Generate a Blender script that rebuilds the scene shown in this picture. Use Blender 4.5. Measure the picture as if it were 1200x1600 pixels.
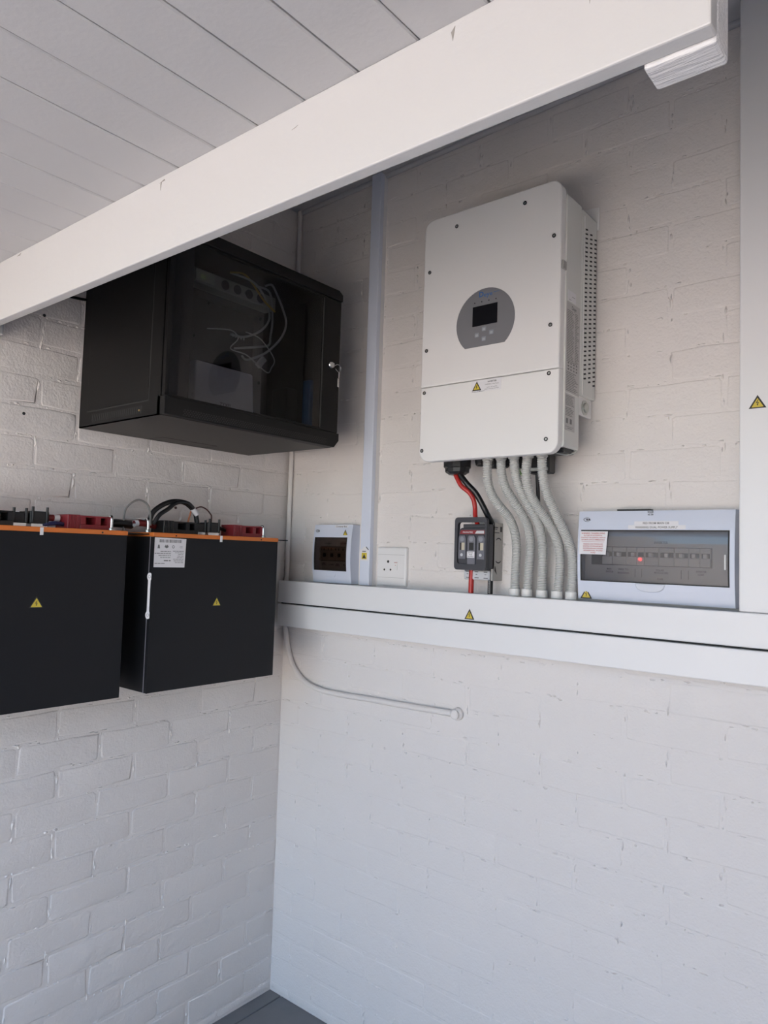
import bpy, bmesh, math, random
from mathutils import Vector, Matrix
random.seed(7)
R = math.radians
for o in list(bpy.data.objects): bpy.data.objects.remove(o)
SC = bpy.context.scene
COL = SC.collection
# ------------------------------------------------------------------ camera
cd = bpy.data.cameras.new('camera'); cam = bpy.data.objects.new('camera', cd); COL.objects.link(cam)
YAW, PITCH, ROLL = 0.68615119, 0.0579628565, -0.030830035
fw = Vector((-math.sin(YAW)*math.cos(PITCH), math.cos(YAW)*math.cos(PITCH), math.sin(PITCH)))
rt = fw.cross(Vector((0, 0, 1))).normalized(); dn = fw.cross(rt)
r2 = math.cos(ROLL)*rt + math.sin(ROLL)*dn; d2 = -math.sin(ROLL)*rt + math.cos(ROLL)*dn
mw = Matrix((r2, -d2, -fw)).transposed().to_4x4(); mw.translation = (1.968, -1.842, 1.570)
cam.matrix_world = mw
cd.sensor_fit = 'VERTICAL'; cd.sensor_height = 24.0; cd.sensor_width = 24.0
cd.lens = 1122.72/1600*24.0; cd.clip_start = 0.02; cd.clip_end = 300
SC.camera = cam
# ------------------------------------------------------------------ sky, sun, exposure
W = bpy.data.worlds.new('sky'); SC.world = W; W.use_nodes = True
wn = W.node_tree.nodes; wl = W.node_tree.links; wn.clear()
sky = wn.new('ShaderNodeTexSky'); sky.sky_type = 'NISHITA'; sky.sun_disc = False
sky.sun_elevation = R(66); sky.sun_rotation = R(20); sky.air_density = 1.0; sky.dust_density = 1.5; sky.ozone_density = 1.0
bg = wn.new('ShaderNodeBackground'); bg.inputs['Strength'].default_value = 0.265
wo = wn.new('ShaderNodeOutputWorld'); wl.new(sky.outputs[0], bg.inputs[0]); wl.new(bg.outputs[0], wo.inputs[0])
sd = bpy.data.lights.new('sun', 'SUN'); sd.energy = 8.0; sd.angle = R(0.53); sd.color = (1.0, 0.91, 0.79)
sun = bpy.data.objects.new('sun', sd); COL.objects.link(sun)
sun.rotation_euler = Vector((math.sin(R(20))*math.cos(R(66)), math.cos(R(20))*math.cos(R(66)), math.sin(R(66)))).to_track_quat('Z', 'Y').to_euler()
SC.view_settings.view_transform = 'Standard'; SC.view_settings.look = 'None'
SC.view_settings.exposure = 1.93; SC.view_settings.gamma = 1.0; SC.view_settings.use_curve_mapping = False
SC.cycles.use_denoising = True
SC.cycles.max_bounces = 8; SC.cycles.diffuse_bounces = 5; SC.cycles.glossy_bounces = 4; SC.cycles.transparent_max_bounces = 16
SC.cycles.sample_clamp_indirect = 8.0

# ------------------------------------------------------------------ materials
MATS = {}
def mat(name, col, rough=0.5, metal=0.0, spec=0.5, bump=None, var=None, coat=0.0, emit=None):
    """bump: list of (scale, distance) noise layers ; var: (scale, amount, second colour)"""
    if name in MATS: return MATS[name]
    m = bpy.data.materials.new(name); m.use_nodes = True
    nt = m.node_tree; n = nt.nodes; l = nt.links; b = n['Principled BSDF']
    b.inputs['Base Color'].default_value = (*col, 1); b.inputs['Roughness'].default_value = rough
    b.inputs['Metallic'].default_value = metal; b.inputs['Specular IOR Level'].default_value = spec
    b.inputs['Coat Weight'].default_value = coat
    tc = n.new('ShaderNodeTexCoord')
    if var:
        nz = n.new('ShaderNodeTexNoise'); nz.inputs['Scale'].default_value = var[0]; nz.inputs['Detail'].default_value = 6
        l.new(tc.outputs['Object'], nz.inputs['Vector'])
        mr = n.new('ShaderNodeMapRange'); mr.inputs['From Min'].default_value = 0.35; mr.inputs['From Max'].default_value = 0.75
        mr.inputs['To Max'].default_value = var[1]; l.new(nz.outputs['Fac'], mr.inputs['Value'])
        mx = n.new('ShaderNodeMix'); mx.data_type = 'RGBA'
        mx.inputs[6].default_value = (*col, 1); mx.inputs[7].default_value = (*var[2], 1)
        l.new(mr.outputs[0], mx.inputs[0]); l.new(mx.outputs[2], b.inputs['Base Color'])
    last = None
    for sc, dist in (bump or []):
        nz = n.new('ShaderNodeTexNoise'); nz.inputs['Scale'].default_value = sc; nz.inputs['Detail'].default_value = 4
        geo = n.new('ShaderNodeNewGeometry'); l.new(geo.outputs['Position'], nz.inputs['Vector'])
        bp = n.new('ShaderNodeBump'); bp.inputs['Strength'].default_value = 1.0; bp.inputs['Distance'].default_value = dist
        l.new(nz.outputs['Fac'], bp.inputs['Height'])
        if last: l.new(last.outputs[0], bp.inputs['Normal'])
        last = bp
    if last: l.new(last.outputs[0], b.inputs['Normal'])
    if emit:
        b.inputs['Emission Color'].default_value = (*emit[0], 1); b.inputs['Emission Strength'].default_value = emit[1]
    MATS[name] = m
    return m
def glass(name, tint, gloss=1.0, rough=0.02):
    m = bpy.data.materials.new(name); m.use_nodes = True
    nt = m.node_tree; n = nt.nodes; l = nt.links; n.clear()
    tr = n.new('ShaderNodeBsdfTransparent'); tr.inputs[0].default_value = (*tint, 1)
    gl = n.new('ShaderNodeBsdfGlossy'); gl.inputs['Roughness'].default_value = rough; gl.inputs[0].default_value = (gloss, gloss, gloss, 1)
    fr = n.new('ShaderNodeFresnel'); fr.inputs[0].default_value = 1.5
    mx = n.new('ShaderNodeMixShader'); o = n.new('ShaderNodeOutputMaterial')
    geo = n.new('ShaderNodeNewGeometry'); inv = n.new('ShaderNodeMath'); inv.operation = 'SUBTRACT'; inv.inputs[0].default_value = 1.0; l.new(geo.outputs['Backfacing'], inv.inputs[1])
    mu = n.new('ShaderNodeMath'); mu.operation = 'MULTIPLY'; l.new(fr.outputs[0], mu.inputs[0]); l.new(inv.outputs[0], mu.inputs[1])   # reflect at the outer face only
    l.new(mu.outputs[0], mx.inputs[0]); l.new(tr.outputs[0], mx.inputs[1]); l.new(gl.outputs[0], mx.inputs[2]); l.new(mx.outputs[0], o.inputs[0])
    MATS[name] = m
    return m
WALLC = (0.73, 0.69, 0.665)
M_WALL = mat('painted_brick', WALLC, 0.6, bump=[(30, 0.0022), (160, 0.0012), (9, 0.003)], var=(3.0, 0.25, (0.70, 0.665, 0.64)))
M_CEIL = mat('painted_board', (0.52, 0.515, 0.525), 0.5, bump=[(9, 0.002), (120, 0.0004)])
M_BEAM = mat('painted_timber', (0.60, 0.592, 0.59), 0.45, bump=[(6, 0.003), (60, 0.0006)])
def grain_mat():
    m = mat('rough_sawn_timber', (0.74, 0.73, 0.74), 0.5)
    nt = m.node_tree; n = nt.nodes; l = nt.links
    g = n.new('ShaderNodeNewGeometry'); mp = n.new('ShaderNodeMapping'); mp.inputs['Scale'].default_value = (25, 260, 260)
    nz = n.new('ShaderNodeTexNoise'); nz.inputs['Scale'].default_value = 1.0; nz.inputs['Detail'].default_value = 3
    bp = n.new('ShaderNodeBump'); bp.inputs['Distance'].default_value = 0.003
    l.new(g.outputs['Position'], mp.inputs[0]); l.new(mp.outputs[0], nz.inputs['Vector']); l.new(nz.outputs['Fac'], bp.inputs['Height']); l.new(bp.outputs[0], n['Principled BSDF'].inputs['Normal'])
    return m
M_GRAIN = grain_mat()
M_TILE = mat('dark_floor_tile', (0.15, 0.155, 0.165), 0.45, var=(14, 0.5, (0.19, 0.19, 0.20)))
M_GROUT = mat('floor_grout', (0.17, 0.17, 0.175), 0.9)
M_GROUND = mat('pale_paving', (0.42, 0.385, 0.345), 0.9, var=(1.5, 0.4, (0.36, 0.33, 0.295)))
M_TRUNK = mat('white_trunking', (0.77, 0.765, 0.77), 0.35)
M_TRUNKB = mat('bluish_trunking', (0.66, 0.70, 0.80), 0.35)
M_SEAM = mat('dark_seam', (0.03, 0.03, 0.03), 0.8)
M_INV = mat('inverter_white', (0.78, 0.77, 0.76), 0.42, bump=[(900, 0.00008)])
M_INVS = mat('inverter_side', (0.66, 0.665, 0.64), 0.45)
M_DISP = mat('display_grey', (0.20, 0.20, 0.215), 0.4)
M_SCREEN = mat('screen_black', (0.006, 0.006, 0.008), 0.15)
M_BLACKP = mat('black_plastic', (0.012, 0.012, 0.013), 0.4)
M_CAB = mat('cabinet_black', (0.0065, 0.006, 0.0058), 0.55, spec=0.3, bump=[(700, 0.0001)])
M_BATT = mat('battery_black', (0.008, 0.0085, 0.0105), 0.55, spec=0.3, bump=[(600, 0.00015)])
M_ORANGE = mat('orange_panel', (0.62, 0.17, 0.03), 0.45)
M_REDP = mat('red_terminal', (0.25, 0.022, 0.03), 0.4)
M_CHROME = mat('chrome', (0.75, 0.75, 0.75), 0.18, 1.0)
M_ZINC = mat('zinc', (0.5, 0.52, 0.5), 0.35, 1.0)
M_REDC = mat('red_cable', (0.42, 0.02, 0.016), 0.35)
M_REDD = mat('dark_red_cable', (0.20, 0.02, 0.022), 0.45)
M_BLKC = mat('black_cable', (0.008, 0.008, 0.009), 0.3)
M_COND = mat('grey_conduit', (0.55, 0.55, 0.535), 0.45)
M_COLL = mat('white_collar', (0.74, 0.735, 0.72), 0.4)
M_DB = mat('board_plastic', (0.60, 0.64, 0.74), 0.32)
M_DBIN = mat('board_inner', (0.55, 0.545, 0.53), 0.5)
M_BRK = mat('breaker_grey', (0.62, 0.61, 0.58), 0.5)
M_SOCK = mat('socket_white', (0.76, 0.75, 0.745), 0.3)
M_PAPER = mat('white_paper', (0.74, 0.73, 0.75), 0.6)
M_SILVER = mat('silver_label', (0.50, 0.49, 0.48), 0.5)
M_INK = mat('black_ink', (0.02, 0.02, 0.022), 0.6)
M_GREYINK = mat('grey_ink', (0.16, 0.16, 0.16), 0.6)
M_REDINK = mat('red_ink', (0.45, 0.07, 0.06), 0.6)
M_BLUEINK = mat('blue_ink', (0.03, 0.13, 0.36), 0.5)
M_YELLOW = mat('sign_yellow', (0.62, 0.48, 0.05), 0.45)
M_DGREY = mat('disconnector_grey', (0.045, 0.046, 0.055), 0.45)
M_MGREY = mat('disconnector_panel', (0.15, 0.15, 0.175), 0.42)
M_PLATE = mat('grey_plate', (0.40, 0.385, 0.36), 0.45)
M_LGREY = mat('light_grey_plastic', (0.55, 0.56, 0.58), 0.45)
M_BRKT = mat('bracket_grey', (0.66, 0.64, 0.62), 0.5)
M_ROUTER = mat('router_white', (0.72, 0.73, 0.75), 0.4)
M_NETC = mat('network_cable_grey', (0.55, 0.55, 0.55), 0.5)
M_YELC = mat('yellow_cable', (0.6, 0.42, 0.04), 0.5)
M_BLUE = mat('blue_plastic', (0.025, 0.13, 0.30), 0.4)
M_STRIP = mat('strip_grey', (0.42, 0.44, 0.38), 0.5)
M_BEIGE = mat('fuse_ceramic', (0.55, 0.50, 0.38), 0.5)
M_LED = mat('red_lamp', (0.8, 0.05, 0.05), 0.3, emit=((1.0, 0.08, 0.08), 0.9))
M_LEDG = mat('green_lamp', (0.5, 0.6, 0.2), 0.3, emit=((0.7, 0.9, 0.3), 0.12))
M_ORW = mat('orange_wire', (0.40, 0.14, 0.06), 0.5)
M_BRNW = mat('brown_wire', (0.07, 0.03, 0.025), 0.5)
M_BLUW = mat('navy_wire', (0.02, 0.025, 0.09), 0.5)
M_GRNW = mat('green_wire', (0.16, 0.35, 0.08), 0.5)
G_DOOR = glass('tinted_door_glass', (0.60, 0.60, 0.62), 1.0, 0.01)
G_DB = glass('tinted_window', (0.62, 0.61, 0.62), 1.0, 0.06)
G_DBS = glass('dark_tinted_window', (0.50, 0.46, 0.44), 1.0, 0.06)

# ------------------------------------------------------------------ mesh helpers
ORG = {}
class Fr:
    """a flat frame: origin, right, up, outward normal"""
    def __init__(s, o, r, u):
        s.o = Vector(o); s.r = Vector(r); s.u = Vector(u); s.n = s.r.cross(s.u)
    def P(s, a, b, c=0.0): return s.o + a*s.r + b*s.u + c*s.n
def FB(y): return Fr((0, y, 0), (1, 0, 0), (0, 0, 1))      # faces -y (back wall things): a = x, b = z
def FL(x): return Fr((x, 0, 0), (0, 1, 0), (0, 0, 1))      # faces +x (left wall things): a = y, b = z
class MB:
    def __init__(s): s.v = []; s.f = []; s.sm = []
    def add(s, vs, fs, smooth=False):
        k = len(s.v); s.v += [Vector(v) for v in vs]
        for f in fs: s.f.append([k+i for i in f]); s.sm.append(smooth)
        return s
    def box(s, x0, x1, y0, y1, z0, z1, bev=0.0, seg=2):
        if bev <= 0:
            vs = [(x, y, z) for z in (z0, z1) for y in (y0, y1) for x in (x0, x1)]
            return s.add(vs, [(0, 2, 3, 1), (4, 5, 7, 6), (0, 1, 5, 4), (2, 6, 7, 3), (0, 4, 6, 2), (1, 3, 7, 5)])
        bm = bmesh.new(); bmesh.ops.create_cube(bm, size=1.0)
        for v in bm.verts: v.co = ((x0+x1)/2+v.co.x*(x1-x0), (y0+y1)/2+v.co.y*(y1-y0), (z0+z1)/2+v.co.z*(z1-z0))
        bmesh.ops.bevel(bm, geom=list(bm.edges), offset=bev, segments=seg, profile=0.5, affect='EDGES')
        bm.verts.index_update()
        s.add([v.co.copy() for v in bm.verts], [[v.index for v in f.verts] for f in bm.faces]); bm.free()
        return s
    def prism(s, fr, pts, c0, c1, bev=0.0):
        """closed plate with outline pts; outer face at c1, optional rounded front edge"""
        n = len(pts)
        rings = [[fr.P(a, b, c0) for a, b in pts]]
        if bev > 0:
            cx = sum(p[0] for p in pts)/n; cy = sum(p[1] for p in pts)/n
            def inset(d):
                out = []
                for i in range(n):
                    p0 = Vector(pts[i-1]); p = Vector(pts[i]); p1 = Vector(pts[(i+1) % n])
                    e0 = (p-p0).normalized(); e1 = (p1-p).normalized()
                    nn = Vector((-e0.y-e1.y, e0.x+e1.x))
                    nn = nn.normalized()/max(0.5, math.sqrt(max(0.01, (1+e0.dot(e1))/2))) if nn.length > 1e-6 else Vector((0, 0))
                    out.append((p.x+nn.x*d, p.y+nn.y*d))
                return out
            for t in (0, 0.35, 0.7, 1.0):
                a = t*math.pi/2
                q = inset(bev*(1-math.cos(a))); rings.append([fr.P(x, y, c1-bev+bev*math.sin(a)) for x, y in q])
        else: rings.append([fr.P(a, b, c1) for a, b in pts])
        vs = [v for r in rings for v in r]; fs = []
        for k in range(len(rings)-1):
            for i in range(n):
                j = (i+1) % n; fs.append((k*n+i, k*n+j, (k+1)*n+j, (k+1)*n+i))
        fs.append(tuple(reversed(range(n)))); fs.append(tuple(range((len(rings)-1)*n, len(rings)*n)))
        return s.add(vs, fs)
    def ring(s, fr, outer, inner, c0, c1):
        n = len(outer)
        vs = [fr.P(a, b, c) for c in (c0, c1) for pp in (outer, inner) for a, b in pp]
        fs = []
        for i in range(n):
            j = (i+1) % n
            fs += [(2*n+i, 2*n+j, 3*n+j, 3*n+i), (i, n+i, n+j, j), (i, j, 2*n+j, 2*n+i), (n+i, 3*n+i, 3*n+j, n+j)]
        return s.add(vs, fs)
    def tube(s, path, r, sides=10, caps=True, sub=6):
        pts = smooth(path, sub) if sub else [Vector(p) for p in path]
        rad = r if callable(r) else (lambda t: r)
        n = len(pts); vs = []; fs = []; up = None
        for i, p in enumerate(pts):
            t = (pts[min(i+1, n-1)]-pts[max(i-1, 0)]).normalized()
            if up is None: up = t.orthogonal().normalized()
            up = (up-t*up.dot(t)).normalized(); w = t.cross(up)
            rr_ = rad(i/(n-1))
            vs += [p+rr_*(math.cos(2*math.pi*k/sides)*up+math.sin(2*math.pi*k/sides)*w) for k in range(sides)]
        for i in range(n-1):
            for k in range(sides):
                j = (k+1) % sides; fs.append((i*sides+k, i*sides+j, (i+1)*sides+j, (i+1)*sides+k))
        s.add(vs, fs, True)
        if caps: s.add(vs[:sides], [tuple(reversed(range(sides)))]); s.add(vs[-sides:], [tuple(range(sides))])
        return s
    def lathe(s, o, axis, prof, sides=20, smooth_=False):
        """prof: list of (radius, distance along axis)"""
        o = Vector(o); ax = Vector(axis).normalized(); u = ax.orthogonal().normalized(); w = ax.cross(u)
        vs = [o+ax*h+r*(math.cos(2*math.pi*k/sides)*u+math.sin(2*math.pi*k/sides)*w) for r, h in prof for k in range(sides)]
        fs = []
        for i in range(len(prof)-1):
            for k in range(sides):
                j = (k+1) % sides; fs.append((i*sides+k, i*sides+j, (i+1)*sides+j, (i+1)*sides+k))
        fs.append(tuple(reversed(range(sides)))); fs.append(tuple(range((len(prof)-1)*sides, len(prof)*sides)))
        return s.add(vs, fs, smooth_)
    def build(s, name, m, parent=None, kind=None, origin=None):
        org = ORG[parent] if parent is not None else Vector(origin or (0, 0, 0))
        me = bpy.data.meshes.new(name); me.from_pydata([v-org for v in s.v], [], s.f)
        for p, q in zip(me.polygons, s.sm): p.use_smooth = q
        me.materials.append(m); me.update()
        bm = bmesh.new(); bm.from_mesh(me); bmesh.ops.recalc_face_normals(bm, faces=bm.faces); bm.to_mesh(me); bm.free()
        o = bpy.data.objects.new(name, me); COL.objects.link(o)
        if parent is not None: o.parent = parent
        else: o.location = org
        ORG[o] = org
        if kind: o['kind'] = kind
        return o
def smooth(path, sub):
    P = [Vector(p) for p in path]; out = []
    for i in range(len(P)-1):
        p0 = P[max(i-1, 0)]; p1 = P[i]; p2 = P[i+1]; p3 = P[min(i+2, len(P)-1)]
        for k in range(sub):
            t = k/sub
            out.append(0.5*((2*p1)+(p2-p0)*t+(2*p0-5*p1+4*p2-p3)*t*t+(3*p1-p0-3*p2+p3)*t**3))
    out.append(P[-1]); return out
def rr(x0, x1, y0, y1, r, n=5):
    out = []
    for cx, cy, a0 in ((x1-r, y0+r, -90), (x1-r, y1-r, 0), (x0+r, y1-r, 90), (x0+r, y0+r, 180)):
        for k in range(n+1):
            a = R(a0+90*k/n); out.append((cx+r*math.cos(a), cy+r*math.sin(a)))
    return out
def circ(cx, cy, r, n=20): return [(cx+r*math.cos(2*math.pi*k/n), cy+r*math.sin(2*math.pi*k/n)) for k in range(n)]
def rect(x0, x1, y0, y1): return [(x0, y0), (x1, y0), (x1, y1), (x0, y1)]
def tag(o, label=None, cat=None, group=None, kind=None):
    if label: o['label'] = label
    if cat: o['category'] = cat
    if group: o['group'] = group
    if kind: o['kind'] = kind
    return o
def thing(name, loc, label, cat, group=None):
    o = bpy.data.objects.new(name, None); COL.objects.link(o); o.location = loc; o.empty_display_size = 0.05
    ORG[o] = Vector(loc)
    return tag(o, label, cat, group)
def lettering(mb, fr, txt, a, b, size, c=0.0004, width=None, align='CENTER', bold=0.0):
    """flat print: txt centred at (a, b) on frame fr, cap height = size, squeezed to width"""
    cu = bpy.data.curves.new('t', 'FONT'); cu.body = txt; cu.size = 1.0; cu.align_x = 'LEFT'; cu.fill_mode = 'FRONT'; cu.resolution_u = 2
    if bold: cu.offset = bold
    ob = bpy.data.objects.new('t', cu); me = bpy.data.meshes.new_from_object(ob)
    vs = [v.co.copy() for v in me.vertices]; fs = [list(p.vertices) for p in me.polygons]
    bpy.data.objects.remove(ob); bpy.data.curves.remove(cu); bpy.data.meshes.remove(me)
    if not vs: return
    x0 = min(v.x for v in vs); x1 = max(v.x for v in vs)
    k = size/0.72; kx = k if width is None else width/(x1-x0); w = (x1-x0)*kx
    sh = {'CENTER': -w/2, 'LEFT': 0, 'RIGHT': -w}[align]
    mb.add([fr.P(a+(v.x-x0)*kx+sh, b+(v.y-0.36)*k, c) for v in vs], fs)
def bars(mb, fr, rows, c=0.0004):
    """rows of illegible small print: (a0, a1, b, height)"""
    for a0, a1, b, h in rows:
        mb.add([fr.P(a0, b-h/2, c), fr.P(a1, b-h/2, c), fr.P(a1, b+h/2, c), fr.P(a0, b+h/2, c)], [(0, 1, 2, 3)])
def wordrow(a0, a1, b, h, seed):
    rnd = random.Random(seed); out = []; a = a0
    while a < a1:
        w = min(rnd.uniform(2.5, 7)*h, a1-a); out.append((a, a+w, b, h)); a += w+h*0.8
    return out
def warning_triangle(parent, fr, a, b, w, h, name='warning_sticker', border=0.14):
    """apex-up triangle sticker, centre of base at (a, b)"""
    tri = lambda k, dz: [(a-w/2*k, b+dz), (a+w/2*k, b+dz), (a, b+dz+h*k)]
    p = MB().prism(fr, tri(1, 0), 0.0, 0.0006).build(name, M_INK, parent)
    p['label'] = 'yellow triangular high voltage warning sticker'
    k = 1-border*2.2
    MB().prism(fr, tri(k, h*border*0.62), 0.0006, 0.0008).build('sticker_face', M_YELLOW, p)
    z = b+h*border*0.62
    z0 = z+0.10*h; z1 = z+0.56*h; zm = (z0+z1)/2
    bolt = [(a+0.02*w, z1), (a-0.10*w, zm-0.03*h), (a+0.02*w, zm-0.005*h), (a-0.02*w, z0+0.12*h), (a-0.055*w, z0+0.13*h), (a+0.0*w, z0), (a+0.06*w, z0+0.14*h), (a+0.025*w, z0+0.125*h), (a+0.09*w, zm+0.04*h), (a-0.02*w, zm+0.03*h), (a+0.07*w, z1)]
    MB().prism(fr, bolt, 0.0008, 0.0009).build('lightning_symbol', M_INK, p)
    return p
def screw(parent, fr, a, b, r, m1=None, name='screw'):
    s = MB().lathe(fr.P(a, b, -0.001), fr.n, [(r, 0), (r, 0.0018), (r*0.55, 0.0022), (r*0.5, 0.0008)], 12).build(name, m1 or M_INK, parent)
    MB().lathe(fr.P(a, b, 0), fr.n, [(r*0.42, -0.0005), (r*0.42, 0.0012)], 8).build('screw_head', M_ZINC, s)
    return s

# ------------------------------------------------------------------ the setting
def struct(o, label=None):
    o['kind'] = 'structure'
    if label: o['label'] = label
    return o
CZ = 2.24                                   # boarded ceiling height; the recess behind the beam is higher
struct(MB().box(-40, 40, -60, 20, -0.30, -0.06).build('ground', M_GROUND), 'pale paved ground outside')
FLR = struct(MB().box(-0.22, 2.8, -3.5, 0.2, -0.06, -0.004).build('floor', M_GROUT), 'dark grey tiled floor')
for i in range(8):
    for j in range(8):
        x0 = 0.06+(i-1)*0.45; y1 = -j*0.45
        x1 = min(x0+0.446, 2.6); x0 = max(x0, 0.0); y0 = max(y1-0.446, -3.5)
        if x1-x0 > 0.02 and y1-y0 > 0.02: MB().box(x0, x1, y0, y1, -0.012, 0.0, 0.0015, 1).build('tile', M_TILE, FLR)
WB = struct(MB().box(-0.22, 2.82, 0.0, 0.22, -0.06, 3.2).build('wall_back', M_WALL), 'white painted brick back wall')
WL = struct(MB().box(-0.22, 0.0, -1.108, 0.0, -0.06, 3.2).box(-0.22, 0.0, -7.0, -1.108, -0.06, 2.26).build('wall_left', M_WALL), 'white painted brick side wall with an added unseen stretch')  # low stretch past the beam is added, unseen, to shape light and reflections
struct(MB().box(2.6, 2.82, -1.108, 0.0, -0.06, 3.2).box(2.6, 2.82, -3.2, -1.108, -0.06, 2.26).build('wall_right_added', M_WALL), 'added unseen wall on the right, shaping the light')  # unseen wall added to hold back light from the right
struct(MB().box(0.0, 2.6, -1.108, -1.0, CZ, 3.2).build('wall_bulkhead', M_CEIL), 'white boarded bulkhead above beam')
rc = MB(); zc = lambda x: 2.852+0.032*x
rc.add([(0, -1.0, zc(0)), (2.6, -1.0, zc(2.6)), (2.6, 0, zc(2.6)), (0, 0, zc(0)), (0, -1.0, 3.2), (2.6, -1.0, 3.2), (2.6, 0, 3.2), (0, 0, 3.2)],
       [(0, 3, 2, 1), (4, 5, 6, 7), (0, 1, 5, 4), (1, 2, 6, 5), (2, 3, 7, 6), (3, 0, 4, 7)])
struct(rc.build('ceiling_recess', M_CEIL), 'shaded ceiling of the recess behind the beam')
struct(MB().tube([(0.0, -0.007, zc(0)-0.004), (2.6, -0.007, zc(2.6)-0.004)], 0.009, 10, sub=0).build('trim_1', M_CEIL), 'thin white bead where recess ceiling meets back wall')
CE = struct(MB().box(-0.22, 2.82, -2.85, -1.108, CZ+0.012, 2.42).build('ceiling', M_CEIL), 'white tongue and groove board ceiling, unseen outer edge added')  # outer roof edge is added out of view; its reach shapes the light
x = 0.0426
board = None
k = 0
while x < 2.6:
    x0 = x-0.1058+0.0013; x1 = min(x-0.0013, 2.6)
    if x0 < 0: x0 = 0.0
    if x1-x0 > 0.02:
        zz = CZ+random.uniform(-0.0006, 0.0006); e = 0.0022
        pr = [(x0, zz+0.012), (x0, zz+e), (x0+e, zz), (x1-e, zz), (x1, zz+e), (x1, zz+0.012)]
        fr = Fr((0, -2.85, 0), (1, 0, 0), (0, 0, 1))
        MB().prism(fr, pr, -1.74, 0.0).build('board', M_CEIL, CE)
    x += 0.1058
# bricks: a few soft, slightly uneven shapes shared by all bricks
def brick_mesh(seed, t):
    rnd = random.Random(seed); L, H = 0.230, 0.077
    base = []
    cr = 0.005
    for (sx, sy) in ((1, -1), (1, 1), (-1, 1), (-1, -1)):
        a, b = sx*L/2, sy*H/2
        c1 = (a, b-sy*cr); c2 = (a-sx*cr, b)
        base += [c1, c2] if sx*sy > 0 else [c2, c1]
        if sy == 1 and sx == 1: base += [(L*0.15, b), (-L*0.18, b)]
        if sy == -1 and sx == -1: base += [(-L*0.16, b), (L*0.17, b)]
    base = [(a+rnd.uniform(-0.004, 0.004), b+rnd.uniform(-0.0026, 0.0026)) for a, b in base]
    n = len(base); vs = []; fs = []
    for ins, dep in ((0, -0.0015), (0.0022, t*0.75), (0.0055, t)):
        for a, b in base:
            vs.append((a-math.copysign(min(ins, abs(a)), a), -(dep+(rnd.uniform(-0.0005, 0.0005) if dep > 0 else 0)), b-math.copysign(min(ins, abs(b)), b)))
    for k in range(2):
        for i in range(n): fs.append((k*n+i, k*n+(i+1) % n, (k+1)*n+(i+1) % n, (k+1)*n+i))
    fs.append(tuple(range(2*n, 3*n)))
    me = bpy.data.meshes.new('brick'); me.from_pydata(vs, [], fs); me.materials.append(M_WALL)
    bm = bmesh.new(); bm.from_mesh(me); bmesh.ops.recalc_face_normals(bm, faces=bm.faces); bm.to_mesh(me); bm.free()
    if sum(p.normal.y for p in me.polygons) > 0: me.flip_normals()
    for p in me.polygons: p.use_smooth = True
    return me
BRL = [brick_mesh(s, 0.0013) for s in range(12)]
BRB = [brick_mesh(20+s, 0.0007) for s in range(12)]
def lay(wall, meshes, left, amax, first_even, first_odd):
    k = -1
    while True:
        z0 = 0.034+0.08295*k; z1 = z0+0.08295
        if z0 > 2.84: break
        a = (first_even if k % 2 == 0 else first_odd)-0.236
        while a < amax:
            b0, b1 = max(a, 0.002), a+0.236
            if b1-b0 > 0.04:
                za, zb = max(z0, 0.004), min(z1, 2.86)
                if zb-za > 0.02:
                    o = bpy.data.objects.new('brick', random.choice(meshes)); COL.objects.link(o); o.parent = wall
                    dpt = random.uniform(-0.0011, 0.0008)
                    sx = (b1-b0-0.006)/0.230; sz = (zb-za-0.006)/0.077
                    tilt = R(random.uniform(-0.6, 0.6))
                    if left: o.location = (dpt, -(b0+b1)/2, (za+zb)/2); o.rotation_euler = (tilt, 0, R(90))
                    else: o.location = ((b0+b1)/2, -dpt, (za+zb)/2); o.rotation_euler = (0, tilt, 0)
                    o.scale = (sx, 1, sz)
            a += 0.236
        k += 1
lay(WL, BRL, True, 1.20, 0.125, 0.235)
lay(WB, BRB, False, 1.75, 0.203, 0.095)
# crumbs of thick paint and mortar along the joints, too small to pick apart
def crumbs(wall, fr, n, amax, even, odd, seed):
    rnd = random.Random(seed); mb = MB()
    for _ in range(n):
        k = rnd.randrange(0, 34); a = rnd.uniform(0.01, amax); b = 0.034+0.08295*k
        if rnd.random() < 0.35:
            a = (even if k % 2 == 0 else odd)+0.236*rnd.randrange(0, int(amax/0.236)+1); b += rnd.uniform(0.0, 0.083)
            if a > amax: continue
            w = rnd.uniform(0.002, 0.005); h = rnd.uniform(0.006, 0.02)
        else: w = rnd.uniform(0.003, 0.016); h = rnd.uniform(0.002, 0.005)
        a += rnd.gauss(0, 0.0025); b += rnd.gauss(0, 0.0025); t = rnd.uniform(0.002, 0.0055)
        if not 0.006 < b < 2.84: continue
        sg = -1 if fr.r.y else 1
        ring = [(sg*a+w*math.cos(R(q))*rnd.uniform(0.6, 1.2), b+h*math.sin(R(q))*rnd.uniform(0.6, 1.2)) for q in range(0, 360, 60)]
        vs = [fr.P(x_, z_, -0.001) for x_, z_ in ring]+[fr.P(sg*a+rnd.uniform(-0.3, 0.3)*w, b+rnd.uniform(-0.3, 0.3)*h, t)]
        mb.add(vs, [(i, (i+1) % 6, 6) for i in range(6)], False)
    tag(mb.build('paint_crumbs', M_WALL, wall), kind='stuff')
crumbs(WL, FL(0.0), 1300, 1.15, 0.125, 0.235, 3)
crumbs(WB, FB(0.0), 1500, 1.75, 0.203, 0.095, 4)

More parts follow.
